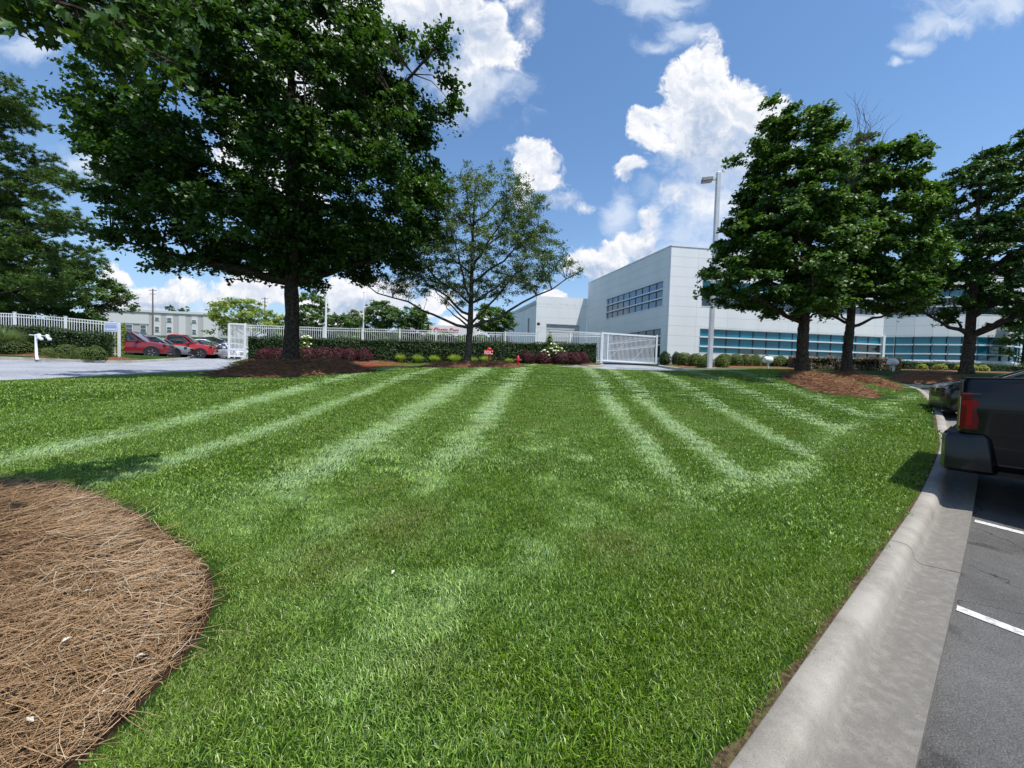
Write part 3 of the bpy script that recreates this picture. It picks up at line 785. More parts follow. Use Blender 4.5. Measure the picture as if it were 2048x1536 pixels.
M_bark = mat('bark', (.026, .020, .015), .95, spec=.1, col2=(.085, .068, .052), nscale=14, bump=1.0, bscale=30)
M_barkp = mat('bark_pale', (.050, .042, .033), .95, spec=.1, col2=(.14, .118, .095), nscale=14, bump=1.0, bscale=30)
M_twig = mat('dead_twig', (.16, .13, .115), .9, spec=.1)

def inside_blobs(p, blobs):
    """largest of 1-|q| over ellipsoids"""
    v = np.full(len(p), -9.0)
    for (cx, cy, cz, rx, ry, rz) in blobs:
        q = np.sqrt(((p[:, 0] - cx) / rx) ** 2 + ((p[:, 1] - cy) / ry) ** 2 + ((p[:, 2] - cz) / rz) ** 2)
        v = np.maximum(v, 1 - q)
    return v
def make_tree(name, label, cat, base, blobs, nclump, nleaf, leaf, crad, mat_, trunk_r, fork_z, bark, group=None, shape=LOBED, seed=1, nlimb=10, flat=.6, shell=.5, trunk_pts=None, twigs=True, limb_r=.45, thin=None, leaf_name='crown', upn=.7):
    """blobs are relative to the base; a crown of leaf clumps borne by limbs"""
    r_ = np.random.default_rng(seed); base = Vector(base); bn = np.array(base)
    root = thing(name, label, cat, base, group)
    B = [(cx, cy, cz, rx, ry, rz) for (cx, cy, cz, rx, ry, rz) in blobs]
    vol = np.array([b[3] * b[4] * b[5] for b in B]); vol = vol / vol.sum()
    cl = []
    while len(cl) < nclump:
        bi = B[r_.choice(len(B), p=vol)]
        u = r_.normal(0, 1, 3); u /= np.linalg.norm(u)
        q = (r_.uniform(0, 1) ** (1 / 3)) if r_.uniform() > shell else r_.uniform(.78, 1.0)
        p = np.array(bi[:3]) + u * q * np.array(bi[3:])
        if inside_blobs(p[None], B)[0] < .45 or r_.uniform() < .25: cl.append(p)
    cl = np.array(cl)
    top = cl[:, 2].max()
    # trunk
    if trunk_pts is None:
        lean = r_.normal(0, .02, 2)
        hts = [0, .12, .35, .8, 1.6, fork_z, fork_z + (top - fork_z) * .35, fork_z + (top - fork_z) * .7, top * .97]
        trunk_pts = [(lean[0] * h + .03 * math.sin(h * 2 + seed), lean[1] * h, h) for h in hts]
        rad = [trunk_r * k for k in (1.55, 1.28, 1.1, 1.0, .95, .86, .55, .28, .04)]
    else: rad = [trunk_r * k for k in np.linspace(1.0, .1, len(trunk_pts))]; rad[0] *= 1.3
    tp = [Vector(p) for p in trunk_pts]
    mb = MB(); dense = []; dr = []
    for i in range(len(tp) - 1):
        for k in range(4): dense.append(tp[i].lerp(tp[i + 1], k / 4)); dr.append(rad[i] + (rad[i + 1] - rad[i]) * k / 4)
    dense.append(tp[-1]); dr.append(rad[-1])
    dr = [q * (1 + .06 * math.sin(i * 2.3 + seed)) for i, q in enumerate(dr)]
    mb.tube([base + p for p in dense], dr, 14)
    # knobbly bark
    tr = mb.build('trunk', bark, root, smooth=True, angle=80)
    def trunk_at(z):
        for i in range(len(tp) - 1):
            if tp[i].z <= z <= tp[i + 1].z:
                k = (z - tp[i].z) / (tp[i + 1].z - tp[i].z + 1e-9); return tp[i].lerp(tp[i + 1], k), rad[i] + (rad[i + 1] - rad[i]) * k
        return tp[-1], rad[-1]
    # main limbs to spread-out clumps, side branches from the limbs to every clump
    ends = [cl[r_.integers(len(cl))]]
    while len(ends) < nlimb:
        dmin = np.min([((cl - e) ** 2).sum(1) for e in ends], 0); ends.append(cl[int(np.argmax(dmin * r_.uniform(.6, 1, len(cl))))])
    limb_pts = []; lm = MB()
    for e in ends:
        e = Vector(e); hd = math.hypot(e.x, e.y)
        zs = max(fork_z * .92, min(e.z - hd * .75, top * .8)); zs = max(zs, fork_z * .92)
        a, ar = trunk_at(zs); c = Vector((a.x + (e.x - a.x) * .45, a.y + (e.y - a.y) * .45, zs + (e.z - zs) * .35))
        path = []
        for k in range(9):
            t = k / 8; p = a * (1 - t) ** 2 + c * 2 * t * (1 - t) + e * t * t
            p += Vector(r_.normal(0, .05, 3)) * (1 if 0 < k else 0) * (.5 + hd * .12)
            path.append(p)
        r0_ = min(ar * .8, limb_r * trunk_r * (.5 + hd / 6))
        lm.tube([base + p for p in path], [r0_ * (1 - .85 * k / 8) + .008 for k in range(9)], 7)
        limb_pts += [(p, r0_ * (1 - .85 * k / 8)) for k, p in enumerate(path)]
    lm.build('limb', bark, root, smooth=True, angle=80)['kind'] = 'stuff'
    LP = np.array([tuple(p) for p, _ in limb_pts]); LR = np.array([q for _, q in limb_pts])
    bm_ = MB(); allc = []; alln = []; alltint = []
    per = max(1, nleaf // nclump)
    for ci_, c in enumerate(cl):
        dd = ((LP - c) ** 2).sum(1) + np.where(LP[:, 2] > c[2] + .3, 3.0, 0); j = int(np.argmin(dd))
        a = Vector(LP[j]); cvv = Vector(c)
        if twigs and dd[j] > .02:
            mid = a.lerp(cvv, .5) + Vector((0, 0, .12 * (cvv - a).length)) + Vector(r_.normal(0, .06, 3))
            q = max(.006, min(LR[j] * .6, .010 + .016 * (cvv - a).length)) * (.7 if shape is KITE else 1)
            bm_.tube([base + a, base + mid, base + cvv], [q, q * .6, q * .25], 4, cap=False)
        out = Vector((c[0], c[1], 0)); out = out.normalized() if out.length > .1 else Vector((1, 0, 0))
        # sprays of leaves: several short shoots per clump
        ns = max(3, per // 14); rr_ = crad * r_.uniform(.65, 1.25)
        sh = r_.normal(0, 1, (ns, 3)); sh[:, 2] = sh[:, 2] * flat + .15; sh /= np.linalg.norm(sh, axis=1)[:, None]
        sh[:, 2] *= flat
        lens = rr_ * r_.uniform(.5, 1.25, ns)
        m_ = max(4, per // ns)
        for s_ in range(ns):
            t = r_.uniform(.15, 1, m_)
            pp = c + sh[s_] * (lens[s_] * t)[:, None] + r_.normal(0, crad * .10, (m_, 3)); pp[:, 2] -= .18 * rr_ * t * t
            allc.append(pp); nn2 = np.tile(np.array([out.x * .35, out.y * .35, upn]), (m_, 1)); alln.append(nn2)
            alltint.append(np.full(m_, np.clip(.5 + .25 * r_.normal(), 0, 1)))
    if bm_.v: bm_.build('branch', bark, root, smooth=True, angle=80)['kind'] = 'stuff'
    cc = np.vstack(allc) + bn; nnn = np.vstack(alln); tt_ = np.concatenate(alltint)
    V_, Fc, tn = leaves('crown', cc, nnn, leaf, mat_, shape=shape, tint=tt_, droop=.6, rnd=r_)
    o = mesh_np(leaf_name, V_, Fc, mat_, root, tint=tn); o['kind'] = 'stuff'
    return root, cl

def pxblob(px, py, Z, rx, ry, base, depth=None, dy=0.0):
    """ellipsoid seen at a photo position with pixel radii, relative to base"""
    c = P(px, py, Z + dy); k = (Z + dy) / F
    return (c.x - base[0], c.y - base[1], c.z - base[2], rx * k, (depth if depth else rx * k), ry * k)

# big maple
Zb = 13.0; bb = G(582, Zb, .33)
blb = [pxblob(565, 300, Zb, 295, 235, bb, 4.6), pxblob(425, 420, Zb, 165, 95, bb, 3.2), pxblob(700, 420, Zb, 190, 130, bb, 3.6), pxblob(560, 60, Zb, 250, 190, bb, 4.0), pxblob(812, 185, Zb, 125, 90, bb, 2.6),
       pxblob(250, 185, Zb, 98, 88, bb, 2.4), pxblob(540, 480, Zb, 250, 75, bb, 3.4), pxblob(560, -150, Zb, 170, 150, bb, 3.0), pxblob(290, 320, Zb, 62, 80, bb, 2.2), pxblob(760, 340, Zb, 110, 110, bb, 3.0), pxblob(350, 490, Zb, 80, 55, bb, 2.2), pxblob(730, 515, Zb, 75, 60, bb, 2.2)]
make_tree('maple_tree', 'large dark broad maple on a raised mound of mulch, the biggest tree', 'tree', bb, blb, 760, 215000, .125, .68, M_maple, .235, 2.9, M_bark, seed=11, nlimb=16, shell=.45)
# small spreading tree
Zt = 15.8; tb = G(935, Zt, .12)
bls = [pxblob(950, 520, Zt, 175, 75, tb, 3.0), pxblob(960, 440, Zt, 140, 85, tb, 2.6), pxblob(1060, 520, Zt, 75, 42, tb, 1.6), pxblob(830, 550, Zt, 90, 45, tb, 2.0), pxblob(1000, 385, Zt, 60, 50, tb, 1.4), pxblob(930, 380, Zt, 40, 50, tb, 1.2), pxblob(1060, 440, Zt, 50, 40, tb, 1.2), pxblob(1118, 545, Zt, 58, 20, tb, .8), pxblob(1090, 515, Zt, 66, 34, tb, 1.3), pxblob(1010, 420, Zt, 70, 60, tb, 1.4), pxblob(870, 585, Zt, 90, 22, tb, 2.0), pxblob(1030, 575, Zt, 80, 22, tb, 1.8), pxblob(1100, 490, Zt, 40, 30, tb, 1.0), pxblob(905, 345, Zt, 14, 14, tb, .3), pxblob(1005, 335, Zt, 16, 10, tb, .3), pxblob(770, 575, Zt, 50, 22, tb, 1.0)]
make_tree('spreading_tree', 'sparse small-leaved spreading tree with forked trunk beside red hydrant sign', 'tree', tb, bls, 700, 90000, .070, .38, M_locust, .135, 1.55, M_barkp, seed=5, nlimb=22, shape=KITE, shell=.3, limb_r=.36, flat=.6)
# three maples on the right
def right_maple(name, lab, px, Z, dz, blp, tr_, seed, n, nl, lm_, mt=None, fork=2.0):
    if seed == 23: n, nl = int(n * 1.35), int(nl * 1.4)
    b = G(px, Z, dz)
    bl = [pxblob(x_, y_, Z, a_, c_, b, dp) for (x_, y_, a_, c_, dp) in blp]
    return make_tree(name, lab, 'tree', b, bl, int(n * 1.45), int(nl * 1.8), .130, .46, mt or M_mapleR, tr_, fork, M_bark, group='maples on the right', seed=seed, nlimb=lm_, shape=KITE5)
right_maple('maple_tree', 'tall leafy maple beside the light pole, leftmost of three right maples', 1602, 14.6, .14,
    [(1590, 305, 72, 75, 1.5), (1605, 225, 36, 40, .7), (1540, 230, 16, 34, .4), (1575, 400, 90, 80, 2.0), (1550, 480, 100, 70, 2.3), (1530, 560, 118, 52, 2.4), (1515, 300, 40, 30, .7), (1500, 330, 30, 20, .5), (1625, 490, 70, 100, 1.8), (1440, 545, 40, 22, .7), (1590, 605, 70, 30, 1.6)], .19, 21, 250, 56000, 12)
rt2, cl2 = right_maple('maple_tree', 'middle maple of three right ones with bare dead twigs at its top', 1692, 15.8, .12,
    [(1765, 350, 60, 60, 1.4), (1750, 430, 85, 80, 2.0), (1765, 530, 90, 75, 2.1), (1700, 480, 55, 100, 1.8), (1725, 585, 95, 45, 2.0), (1805, 325, 22, 22, .5), (1735, 300, 34, 30, .7)], .165, 22, 230, 50000, 12)
right_maple('maple_tree', 'dark maple behind the black pickup, rightmost of the three maples', 1932, 18.8, .12,
    [(1995, 410, 105, 100, 3.0), (1912, 400, 52, 66, 2.0), (2050, 350, 90, 80, 3.0), (1960, 510, 125, 70, 3.2), (1945, 590, 125, 44, 3.0), (2080, 520, 110, 120, 3.2), (1885, 500, 40, 60, 1.6), (2150, 450, 80, 120, 3), (1845, 622, 45, 24, 1.4), (2010, 620, 90, 34, 2.4)], .215, 23, 300, 52000, 12, mt=M_maple)
# dead twigs on the middle maple
mb = MB(); r_ = random.Random(4); o0 = P(1712, 400, 15.9)
def twig(a, dr, L, rad, dep):
    pts_ = [a]; d = Vector(dr)
    for k in range(4):
        d = (d + Vector((r_.gauss(0, .1), r_.gauss(0, .1), r_.gauss(.03, .05)))).normalized(); pts_.append(pts_[-1] + d * L / 4)
    mb.tube(pts_, [rad * (1 - .17 * k) for k in range(5)], 4, cap=False)
    if dep:
        for k in range(5 if dep > 1 else 4):
            q = pts_[1 + k % 4]; dd = (d + Vector((r_.gauss(0, .5), r_.gauss(0, .4), r_.gauss(.15, .2)))).normalized()
            twig(q, dd, L * r_.uniform(.45, .7), rad * .6, dep - 1)
for k in range(7):
    twig(o0 + Vector((r_.gauss(0, .2), 0, 0)), Vector((r_.uniform(-.34, .5), r_.gauss(0, .2), 1)).normalized(), r_.uniform(1.3, 2.3), .024, 3)
o = mb.build('dead_twig', M_twig, rt2, smooth=True); o['kind'] = 'stuff'; o['label'] = 'bare grey dead twigs'

# the near tree whose trunk stands in the straw bed, off the left edge
nb = (-4.6, 1.75, z1(-4.6, 1.75) + .08)
root = thing('overhanging_tree', 'nearest maple, only its overhanging leafy branches at the upper left', 'tree', nb)
mb = MB(); mb.tube([Vector(nb) + Vector(p) for p in ((0, 0, 0), (0, 0, .15), (.02, 0, .8), (0, .05, 2), (-.05, .05, 3.2), (-.1, 0, 4.6), (-.1, 0, 6.2))], [.26, .2, .17, .15, .13, .1, .05], 14); mb.build('trunk', M_bark, root, smooth=True)
bmb = MB(); cc = []; dirs = []
def branch(a, targets, rad):
    a = Vector(a)
    for (px, py, Z, spread, cnt) in targets:
        Z *= .74; spread *= .76; e = P(px, py, Z); c = a.lerp(e, .5) + Vector((0, 0, .25)); path = []
        for k in range(10):
            t = k / 9; path.append(a * (1 - t) ** 2 + c * 2 * t * (1 - t) + e * t * t + Vector((random.gauss(0, .02), random.gauss(0, .02), random.gauss(0, .02))) * (k > 0))
        bmb.tube(path, [rad * (1 - .085 * k) for k in range(10)], 6)
        for i in range(cnt):
            t = random.uniform(.45, 1.0); k = min(8, int(t * 9)); q = path[k].lerp(path[k + 1], t * 9 - k)
            dd = Vector((random.gauss(.1, 1), random.gauss(0, 1), random.gauss(-.55, .6))).normalized()
            L = random.uniform(.15, spread); tip = q + dd * L
            bmb.tube([q, q + dd * L * .5 + Vector((0, 0, .02)), tip], [.004, .0028, .0015], 3, cap=False)
            for j in range(4):
                s = random.uniform(.35, 1.05); cc.append(q + dd * L * s + Vector((random.gauss(0, .035), random.gauss(0, .035), -.03))); dirs.append((random.gauss(0, .4), random.gauss(-.3, .4), random.gauss(.5, .4)))
T0 = Vector(nb) + Vector((0, 0, 3.3))
branch(T0, [(235, 50, 3.9, .42, 60), (300, 30, 4.4, .5, 70), (345, 120, 4.3, .38, 60), (385, 60, 4.8, .45, 60), (410, 20, 4.6, .4, 40), (300, -60, 4.2, .5, 40), (350, 150, 4.5, .3, 36), (230, 70, 4.2, .3, 30)], .035)
branch(T0 + Vector((0, 0, -.4)), [(14, 10, 2.9, .13, 7)], .016)
for k in range(9):   # the rest of the crown, above and behind the frame
    a = random.uniform(0, 6.28); e = Vector(nb) + Vector((math.cos(a) * random.uniform(.5, 1.6) - 1.4, math.sin(a) * random.uniform(.5, 1.4) - 2.2, random.uniform(4.2, 6.2)))
    bmb.tube([T0 + Vector((0, 0, random.uniform(0, 2))), T0.lerp(e, .5) + Vector((0, 0, .3)), e], [.04, .025, .01], 5)
    for i in range(130):
        cc.append(e + Vector((random.gauss(0, .65), random.gauss(0, .65), random.gauss(0, .4)))); dirs.append((random.gauss(0, .4), random.gauss(0, .4), 1))
bmb.build('branch', M_bark, root, smooth=True)['kind'] = 'stuff'
MAPLE = ([(0, -.5), (.16, -.30), (.50, -.22), (.36, -.02), (.44, .22), (.15, .14), (0, .55), (-.15, .14), (-.44, .22), (-.36, -.02), (-.50, -.22), (-.16, -.30)], [(0, i, i + 1) for i in range(1, 11)])
M_over = leafmat('overhang_leaf', (.028, .075, .014), (.085, .165, .035), .32)
V_, Fc, tn = leaves('crown', np.array([tuple(v) for v in cc]), np.array(dirs), .080, M_over, shape=MAPLE, droop=1.6)
mesh_np('crown', V_, Fc, M_over, root, tint=tn)['kind'] = 'stuff'

# ------------------------------------------------------------------ pine at the left
def pine():
    r_ = np.random.default_rng(3); Z = 25.0
    b = G(-110, Z); root = thing('pine_tree', 'tall long-needled pine behind the left fence at the picture edge', 'tree', b)
    top = P(-100, 60, Z).z - b.z
    mb = MB(); mb.tube([b, b + Vector((.1, 0, top * .5)), b + Vector((0, 0, top))], [.32, .22, .05], 12); mb.build('trunk', M_bark, root, smooth=True)
    lm = MB(); tufts = []
    specs_ = [(25, 205, 0), (50, 235, 1), (10, 260, 1), (30, 165, -1), (60, 300, 0), (120, 345, 1), (150, 365, 0), (80, 350, -1), (20, 345, 0), (95, 395, 1), (150, 430, -1), (170, 460, 0), (100, 450, 1), (40, 430, 0), (190, 500, 0), (130, 500, 1), (60, 490, 0), (10, 400, 1), (200, 525, 0), (140, 550, -1), (80, 560, 1), (20, 540, 0), (110, 590, 0), (40, 600, 1), (10, 480, -1), (-40, 250, 0), (-60, 350, 0), (-50, 450, 1), (-60, 550, 0), (-30, 150, 0), (-80, 100, 0)]
    for (px, py, dyy) in specs_:
        e = P(px, py, Z + dyy * 1.6); a = Vector((b.x, b.y, e.z - .9 - abs(e.x - b.x) * .05))
        path = [a.lerp(e, t) + Vector((0, 0, -.35 * math.sin(math.pi * t))) for t in np.linspace(0, 1, 7)]
        lm.tube(path, [.09, .075, .06, .045, .035, .022, .01], 6)
        for q_ in range(13):
            t = r_.uniform(.40, 1.0) if q_ else 1.0; k = min(5, int(t * 6)); q = path[k].lerp(path[k + 1], t * 6 - k)
            s = q + Vector((r_.normal(0, .55), r_.normal(0, .7), abs(r_.normal(.1, .2)))) * (1 if q_ else 0)
            lm.tube([q, q.lerp(s, .5) + Vector((0, 0, -.05)), s], [.018, .012, .007], 3, cap=False)
            for _ in range(18): tufts.append(s + Vector((r_.normal(0, .30), r_.normal(0, .30), r_.normal(.04, .13))))
    lm.build('limb', M_bark, root, smooth=True)['kind'] = 'stuff'
    T = np.array([tuple(t) for t in tufts]); nper = 34
    c = np.repeat(T, nper, 0); d = r_.normal(0, 1, c.shape); d[:, 2] = d[:, 2] * .7 + .55; d /= np.linalg.norm(d, axis=1)[:, None]
    L = r_.uniform(.16, .28, len(c))[:, None]; s = np.cross(d, r_.normal(0, 1, c.shape)); s /= np.linalg.norm(s, axis=1)[:, None]
    wv_ = .022
    V_ = np.stack([c - s * wv_, c + s * wv_, c + d * L], 1).reshape(-1, 3)
    tn = np.repeat(np.clip(np.repeat(r_.uniform(0, 1, len(T)), nper) + r_.normal(0, .15, len(c)), 0, 1), 3)
    mesh_np('crown', V_, np.arange(len(V_)).reshape(-1, 3), leafmat('pine_green', (.034, .085, .018), (.115, .190, .030), .2), root, tint=tn)['kind'] = 'stuff'
pine()
# background trees
M_mid = leafmat('leaf_mid', (.040, .100, .020), (.115, .200, .040), .25)
M_yg = leafmat('leaf_yellowgreen', (.16, .24, .045), (.34, .42, .10), .3)
M_grey = leafmat('leaf_greygreen', (.11, .16, .075), (.20, .26, .13), .25)
def far_tree(lab, px, Z, blp, n, nl, mt, seed, leaf=.17, tr_=.14, name='background_tree', fork=1.4, rad=.6):
    b = G(px, Z); bl = [pxblob(x_, y_, Z, a_, c_, b) for (x_, y_, a_, c_) in blp]
    make_tree(name, lab, 'tree', b, bl, n, nl, leaf, rad, mt, tr_, fork, M_bark, group='trees beyond the fences', seed=seed, nlimb=7, shape=KITE, shell=.7)
far_tree('rounded green tree behind the left hedge, right of the pine', 175, 30, [(150, 590, 70, 55), (190, 600, 55, 60), (120, 560, 50, 40), (205, 565, 30, 35)], 150, 22000, M_mid, 31, .19, rad=.7)
far_tree('green tree under the pine boughs behind the left fence', 50, 29, [(40, 600, 70, 40), (10, 560, 50, 45), (80, 620, 50, 26)], 90, 14000, M_mid, 32, .19, rad=.7)
far_tree('bright yellow-green willowy tree right of the car park', 500, 44, [(470, 628, 42, 30), (520, 640, 46, 22), (495, 615, 30, 20), (445, 665, 22, 22)], 120, 15000, M_yg, 33, .22, rad=.8)
far_tree('upright green tree just right of the big maple trunk', 622, 38, [(620, 612, 28, 30), (608, 635, 24, 24), (636, 635, 22, 24)], 90, 9000, M_mid, 34, .2)
far_tree('low round green tree right of the tall flagpole', 680, 50, [(680, 645, 26, 14), (662, 648, 20, 10)], 50, 4500, M_mid, 35, .24, rad=.7)
far_tree('pale grey-green tree behind the short white pole', 715, 62, [(716, 640, 22, 22), (702, 650, 18, 12)], 50, 4500, M_grey, 36, .3, rad=1)
far_tree('dense dark green tree behind the fence, left of a rounder one', 765, 35, [(765, 630, 30, 28), (750, 648, 24, 16), (785, 640, 24, 24)], 100, 10000, M_mid, 37, .18)
far_tree('rounded green tree left of the showroom sign', 828, 37, [(828, 638, 25, 24), (815, 650, 20, 16), (842, 650, 16, 16)], 80, 8000, M_mid, 38, .18)
far_tree('young green tree before the grey warehouse corner', 988, 34, [(985, 640, 36, 24), (975, 622, 20, 14), (1008, 645, 22, 22)], 90, 10000, M_mid, 39, .18)
far_tree('green tree at the right end of the curved glass wall', 2045, 33, [(2048, 690, 34, 40), (2075, 650, 40, 50), (2040, 665, 20, 20)], 90, 9000, M_mid, 40, .2)
for i, (px, py, s_, lab) in enumerate([(268, 607, 7, 'tiny distant tree rising left above the far warehouse roof'), (342, 614, 6, 'tiny distant tree over the middle of the far warehouse roof'), (368, 616, 8, 'tiny distant tree over the right of the far warehouse roof')]):
    far_tree(lab, px, 210, [(px, py + 4, s_, s_)], 14, 900, M_mid, 50 + i, .6, .3, rad=1.4)

# ------------------------------------------------------------------ hedges and shrubs
def leafy_box(name, lab, cat, pts3, depth, hgt, count, leaf, mt, core, seed, group=None, rough=.05):
    """clipped hedge along a line of ground points"""
    r_ = np.random.default_rng(seed); root = thing(name, lab, cat, pts3[0], group)
    pts3 = [Vector(p) for p in pts3]; cb = MB(); cen = []; nor = []
    tot = sum((b - a).length for a, b in zip(pts3[:-1], pts3[1:]))
    for a, b in zip(pts3[:-1], pts3[1:]):
        x = (b - a); L = x.length; xn = x.normalized(); yn = Vector((-xn.y, xn.x, 0)).normalized(); zn = Vector((0, 0, 1))
        cb.frame(a, xn, yn, zn, (-.0, -depth / 2 + .12, 0), (L, depth / 2 - .12, hgt - .12))
        n = int(count * L / tot); u = r_.uniform(0, L, n); q = r_.uniform(0, 1, n); w1 = depth; w2 = hgt; tt = r_.uniform(0, w1 + 2 * w2, n)
        yy = np.where(tt < w2, -depth / 2, np.where(tt < w2 + w1, tt - w2 - depth / 2, depth / 2)); zz = np.where(tt < w2, tt, np.where(tt < w2 + w1, hgt, tt - w2 - w1))
        ny = np.where(tt < w2, -1.0, np.where(tt < w2 + w1, 0.0, 1.0)); nz = np.where((tt >= w2) & (tt < w2 + w1), 1.0, .25)
        # rounded shoulders and an uneven face
        bul = rough * (np.sin(u * 2.1 + seed) + np.sin(zz * 5 + u * 1.3)) + r_.normal(0, .035, n) - np.abs(r_.normal(0, .07, n))
        sh = np.clip((zz - hgt + .2) / .2, 0, 1) * .10
        yy = yy + ny * bul - np.sign(yy) * sh * (np.abs(ny) > .5); zz = zz + (nz > .9) * bul
        pos = np.array(a) + np.outer(u, xn) + np.outer(yy, yn) + np.outer(zz, zn)
        cen.append(pos); nor.append(np.outer(ny, yn) + np.outer(nz, zn))
    for e, sg in ((pts3[0], -1), (pts3[-1], 1)):
        n = int(count * depth / tot * .8) + 20; xn = (pts3[-1] - pts3[0]).normalized(); yn = Vector((-xn.y, xn.x, 0)).normalized()
        yy = r_.uniform(-depth / 2, depth / 2, n); zz = r_.uniform(0, hgt, n)
        off = .10 - .25 * (2 * yy / depth) ** 2 + r_.normal(0, .04, n)
        cen.append(np.array(e) + np.outer(sg * off, xn) + np.outer(yy, yn) + np.outer(zz, (0, 0, 1))); nor.append(np.tile(np.array(xn) * sg, (n, 1)))
    cb.build('branches', core, root)['kind'] = 'stuff'
    V_, Fc, tn = leaves('foliage', np.vstack(cen), np.vstack(nor), leaf, mt, shape=KITE, rnd=r_)
    mesh_np('foliage', V_, Fc, mt, root, tint=tn)['kind'] = 'stuff'
    return root
M_core = mat('hedge_core', (.012, .018, .008), 1.0, spec=0)
M_hedge = leafmat('hedge_leaf', (.018, .048, .012), (.055, .105, .028), .15)
M_hedgeL = leafmat('box_leaf', (.035, .075, .015), (.13, .18, .04), .2)
def hl(px, Z): return G(px, Z)
leafy_box('hedge', 'long clipped dark hedge before the white fence, from driveway to gate', 'hedge', [G(503, 23.6), G(640, 24.0), G(800, 24.8), G(950, 25.6), G(1080, 26.4), G(1186, 27.2)], 1.0, 1.42, 34000, .075, M_hedge, M_core, 61)
leafy_box('hedge', 'clipped dark hedge under the left fence beside low rounded bushes', 'hedge', [G(-90, 20.6), G(60, 20.7), G(150, 21.0), G(212, 21.4)], 1.0, 1.35, 12000, .075, M_hedge, M_core, 62)
leafy_box('hedge', 'low dark hedge below the curved glass wall', 'hedge', [G(1795, 27.5), G(1880, 27.8), G(1960, 28), G(2080, 28.5)], .9, .62, 9000, .075, M_hedge, M_core, 63)
leafy_box('hedge', 'thin strip of dark groundcover edging the left straw bed', 'groundcover', [G(84, 19.5), G(130, 19.6), G(180, 19.9)], .4, .14, 1500, .06, M_hedgeL, M_core, 64)
leafy_box('shrub_row', 'bright yellow-green shrubs seen through the left fence', 'shrubs', [G(-150, 27), G(60, 27), G(232, 27.5)], 1.6, 2.2, 9000, .16, M_yg, M_core, 66)
leafy_box('tree_belt', 'low belt of far trees seen through the long white fence', 'trees', [G(545, 58), G(700, 60), G(870, 62), G(1010, 62)], 4, 3.6, 9000, .4, M_mid, M_core, 67, rough=.3)
def shrub_mesh(leaf, n, mt, seed, squash=.8, spiky=False):
    r_ = np.random.default_rng(seed); u = r_.normal(0, 1, (n, 3)); u[:, 2] = np.abs(u[:, 2]) - .25; u /= np.linalg.norm(u, axis=1)[:, None]
    rad = 1 - np.abs(r_.normal(0, .07, n)) + .05 * np.sin(u[:, 0] * 6 + seed) + .05 * np.sin(u[:, 1] * 7)
    p = u * rad[:, None] * np.array([.5, .5, .5 * 2 * squash * .62]); p[:, 2] += .18
    return p, u
def shrub(name, lab, cat, px, Z, wpx, hgt, leaf, n, mt, seed, group, dz=0.0):
    """a round bush, its crown meeting the ground"""
    b = G(px, Z, dz); wd = wpx * Z / F; root = thing(name, lab, cat, b, group)
    r_ = np.random.default_rng(seed); u = r_.normal(0, 1, (n, 3)); u /= np.linalg.norm(u, axis=1)[:, None]
    u[:, 2] = np.where(u[:, 2] < -.35, -u[:, 2], u[:, 2])
    rad = 1 - np.abs(r_.normal(0, .06, n)) + .045 * np.sin(u[:, 0] * 7 + seed) + .045 * np.sin(u[:, 1] * 8 + seed * 2)
    hz_ = hgt / 1.35
    p = u * rad[:, None] * np.array([wd / 2, wd / 2 * .95, hz_]); p[:, 2] += hz_ * .35
    V_, Fc, tn = leaves('f', p + np.array(b), u + np.array([0, 0, .25]), leaf, mt, shape=KITE, rnd=r_)
    mesh_np('foliage', V_, Fc, mt, root, tint=tn)['kind'] = 'stuff'
    mb = MB(); mb.lathe(b, [(wd * .30, 0), (wd * .43, hz_ * .3), (wd * .38, hz_ * .8), (wd * .2, hz_ * 1.15), (.01, hz_ * 1.25)], 12)
    o = mb.build('branches', M_core, root, smooth=True); o['kind'] = 'stuff'
    return root
M_burg = leafmat('burgundy_leaf', (.050, .008, .018), (.135, .020, .038), .15)
gl = 'burgundy mounded shrubs'
for i, (px, Z, wd, h, lab) in enumerate([
    (533, 23.0, 44, .85, 'burgundy shrub at the left end of the left row, by the driveway corner'), (557, 22.7, 42, .88, 'burgundy shrub second from the driveway corner'), (577, 22.7, 34, .85, 'burgundy shrub half hidden by the big maple trunk'), (614, 22.9, 44, .88, 'burgundy shrub below the first white hydrangea'),
    (646, 22.6, 46, .95, 'frontmost large burgundy shrub right of the big maple trunk'), (673, 23.3, 38, .92, 'burgundy shrub behind the frontmost large one'), (699, 23.4, 34, .90, 'burgundy shrub behind the thin dark rod'), (728, 23.6, 34, .85, 'last burgundy shrub of the left row, nearest the grasses'),
    (1052, 25.9, 36, .92, 'burgundy shrub nearest the red hydrant'), (1086, 25.8, 36, .80, 'burgundy shrub second from the hydrant'), (1121, 25.4, 41, .88, 'largest burgundy shrub of the right row'), (1147, 25.3, 33, .86, 'burgundy shrub fourth from the hydrant'), (1164, 26.0, 26, .85, 'small burgundy shrub closest to the gate')]):
    shrub('burgundy_shrub', lab, 'shrub', px, Z, wd, h, .055, 2600, M_burg, 70 + i, gl)
M_globe = leafmat('boxwood_leaf', (.045, .085, .015), (.20, .26, .045), .2)
gg = 'clipped round green bushes'
